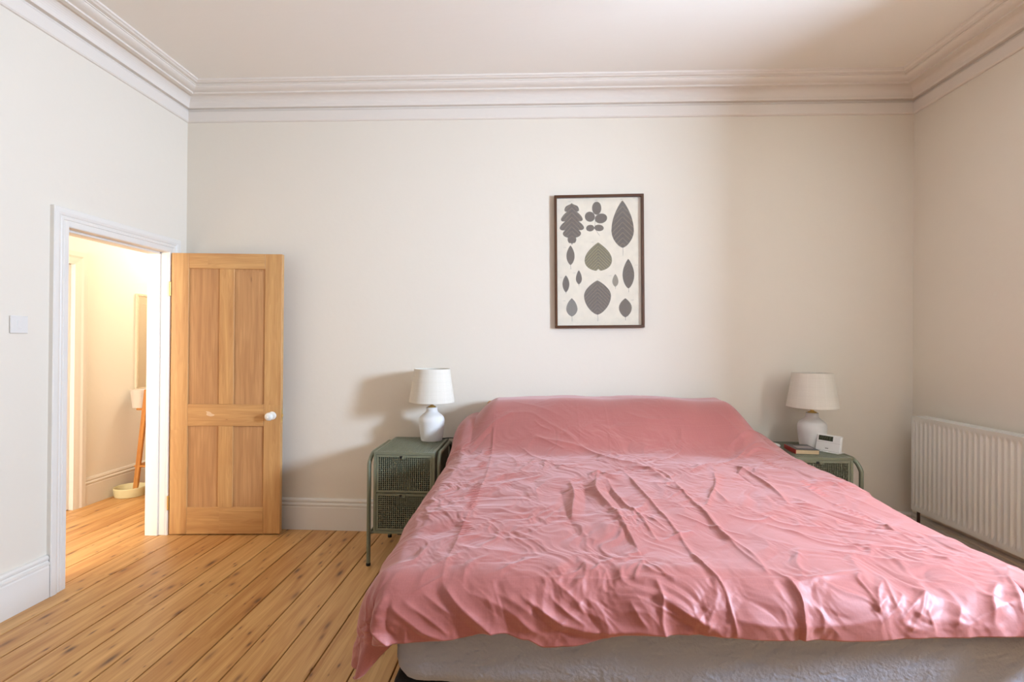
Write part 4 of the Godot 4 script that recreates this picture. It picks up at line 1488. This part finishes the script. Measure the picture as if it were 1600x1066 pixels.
# leaf with its tip at the top; shape: where it is widest, and how its edge runs
func leaf(x0: float, y0: float, x1: float, y1: float, stem: float, wide: float, kind: int, c: Color, turn := 0.0, flip := false) -> void:
	# coordinates are fractions of the sheet
	var cx := (x0 + x1) * 0.5 * PW
	var cy := (y0 + y1) * 0.5 * PH
	var hw := (x1 - x0) * 0.5 * PW
	var hh := (y1 - y0) * 0.5 * PH
	var ca := cos(turn)
	var sa := sin(turn)
	var reach := int(max(hw, hh) * 1.3) + 2
	var nz := noise(int(cx + cy), 0.06, 3)
	for yy in range(max(0, int(cy) - reach), min(PH, int(cy) + reach)):
		for xx in range(max(0, int(cx) - reach), min(PW, int(cx) + reach)):
			var dx := xx + 0.5 - cx
			var dy := yy + 0.5 - cy
			var lx := (dx * ca + dy * sa) / hw
			var ly := (-dx * sa + dy * ca) / hh
			if flip:
				ly = -ly
			var t := (ly + 1.0) * 0.5
			if t <= 0.0 or t >= 1.0:
				continue
			var prof := 0.0
			if t < wide:
				prof = pow(sin(t / wide * PI * 0.5), 0.82)
			else:
				prof = pow(cos((t - wide) / (1.0 - wide) * PI * 0.5), 0.62)
			if kind == 1:
				# lobed
				prof = (0.38 + 0.62 * sin(PI * pow(1.0 - t, 0.75))) if t < 0.97 else 0.1
				prof *= 0.52 + 0.48 * pow(absf(sin((t * 4.7 - absf(lx) * 0.55 + 0.25) * PI)), 0.55)
				prof *= sst(0.0, 0.09, t) * (1.0 - 0.55 * sst(0.6, 1.0, t))
				prof *= 1.12
			elif kind == 2:
				# heart: notched base
				prof = pow(sin(min(t / 0.62, 1.0) * PI * 0.5), 0.9) if t < 0.62 else sqrt(max(0.0, 1.0 - pow((t - 0.62) / 0.38, 2.2)))
				if t > 0.93 and absf(lx) < (t - 0.93) * 2.2:
					continue
			elif kind == 3:
				prof *= 0.95 + 0.06 * sin(t * 70.0)
			elif kind == 4:
				prof = sqrt(max(0.0, 1.0 - pow(absf(t - 0.5) * 2.0, 2.0)))
			if absf(lx) > prof:
				continue
			var ax := absf(lx)
			var vein := fposmod(t * 9.0 + ax * hw / hh * 4.5 * (-1.0 if not flip else 1.0), 1.0)
			var k := 0.93 + 0.14 * nz.get_noise_2d(xx * 2.0, yy * 2.0) * 2.0
			if vein < 0.22:
				k *= 1.42
			if ax * hw < 1.1:
				k *= 0.72
			if ax > prof - 1.6 / hw:
				k *= 0.86
			pi.set_pixel(xx, yy, Color(c.r * k, c.g * k, c.b * k))
	# stem
	if stem > 0.0:
		var sy := cy + hh
		var n := int(stem * PH)
		for i in n:
			var xx := int(cx + sin(i * 0.05) * 1.0)
			for o in 2:
				if sy + i < PH:
					pi.set_pixel(xx + o, int(sy + i), Color(c.r * 0.8, c.g * 0.8, c.b * 0.8))

func leaf_print() -> ImageTexture:
	pi = Image.create(PW, PH, false, Image.FORMAT_RGB8)
	var nz := noise(90, 0.012, 4)
	for y in PH:
		for x in PW:
			var k := 1.0 + 0.035 * nz.get_noise_2d(x, y)
			pi.set_pixel(x, y, Color(0.90 * k, 0.845 * k, 0.745 * k))
	var c := c8(90, 72, 48)
	var olive := c8(112, 98, 56)
	var brown := c8(86, 69, 46)
	# offset of the sheet in the photograph's own proportions
	leaf(0.05, 0.035, 0.31, 0.362, 0.0, 0.5, 1, c)
	leaf(0.423, 0.030, 0.533, 0.132, 0.0, 0.5, 4, c)
	leaf(0.335, 0.108, 0.457, 0.186, 0.0, 0.5, 4, c, 0.5)
	leaf(0.455, 0.124, 0.602, 0.200, 0.0, 0.5, 4, c, -0.2)
	leaf(0.350, 0.211, 0.448, 0.262, 0.0, 0.5, 4, c, -0.1)
	leaf(0.448, 0.211, 0.560, 0.261, 0.0, 0.5, 4, c, 0.1)
	for i in 165:
		var x := int(PW * (0.470 - 0.014 * sin(i * 0.018) + (0.0 if i < 110 else (i - 110) * 0.0008)))
		pi.set_pixel(x, int(PH * 0.128) + i, c)
		pi.set_pixel(x + 1, int(PH * 0.128) + i, c)
	leaf(0.652, 0.024, 0.917, 0.394, 0.062, 0.64, 0, c)
	leaf(0.113, 0.37, 0.21, 0.523, 0.035, 0.55, 0, c)
	leaf(0.33, 0.35, 0.655, 0.573, 0.0, 0.6, 2, olive)
	leaf(0.063, 0.605, 0.145, 0.737, 0.012, 0.52, 0, brown)
	leaf(0.224, 0.566, 0.295, 0.676, 0.016, 0.62, 0, brown)
	leaf(0.658, 0.600, 0.730, 0.698, 0.018, 0.6, 0, c8(134, 120, 96))
	leaf(0.780, 0.482, 0.918, 0.712, 0.034, 0.55, 0, brown)
	leaf(0.320, 0.648, 0.640, 0.916, 0.052, 0.45, 0, c)
	leaf(0.106, 0.785, 0.240, 0.928, 0.042, 0.60, 0, c8(116, 106, 90))
	leaf(0.730, 0.790, 0.890, 0.938, 0.024, 0.5, 3, c)
	# faint figure captions beside the leaves
	for q in [[0.14, 0.024], [0.46, 0.018], [0.76, 0.014], [0.08, 0.385], [0.41, 0.345], [0.03, 0.62], [0.19, 0.585], [0.62, 0.61], [0.93, 0.53], [0.48, 0.637], [0.07, 0.803], [0.88, 0.803], [0.91, 0.005]]:
		for i in 20:
			if i % 5 != 4:
				for j in 3:
					pi.set_pixel(clampi(int(q[0] * PW) + i, 0, PW - 1), clampi(int(q[1] * PH) + (j * (i % 3 + 1)) % 6, 0, PH - 1), Color(0.66, 0.61, 0.53))
	pi.generate_mipmaps()
	return ImageTexture.create_from_image(pi)
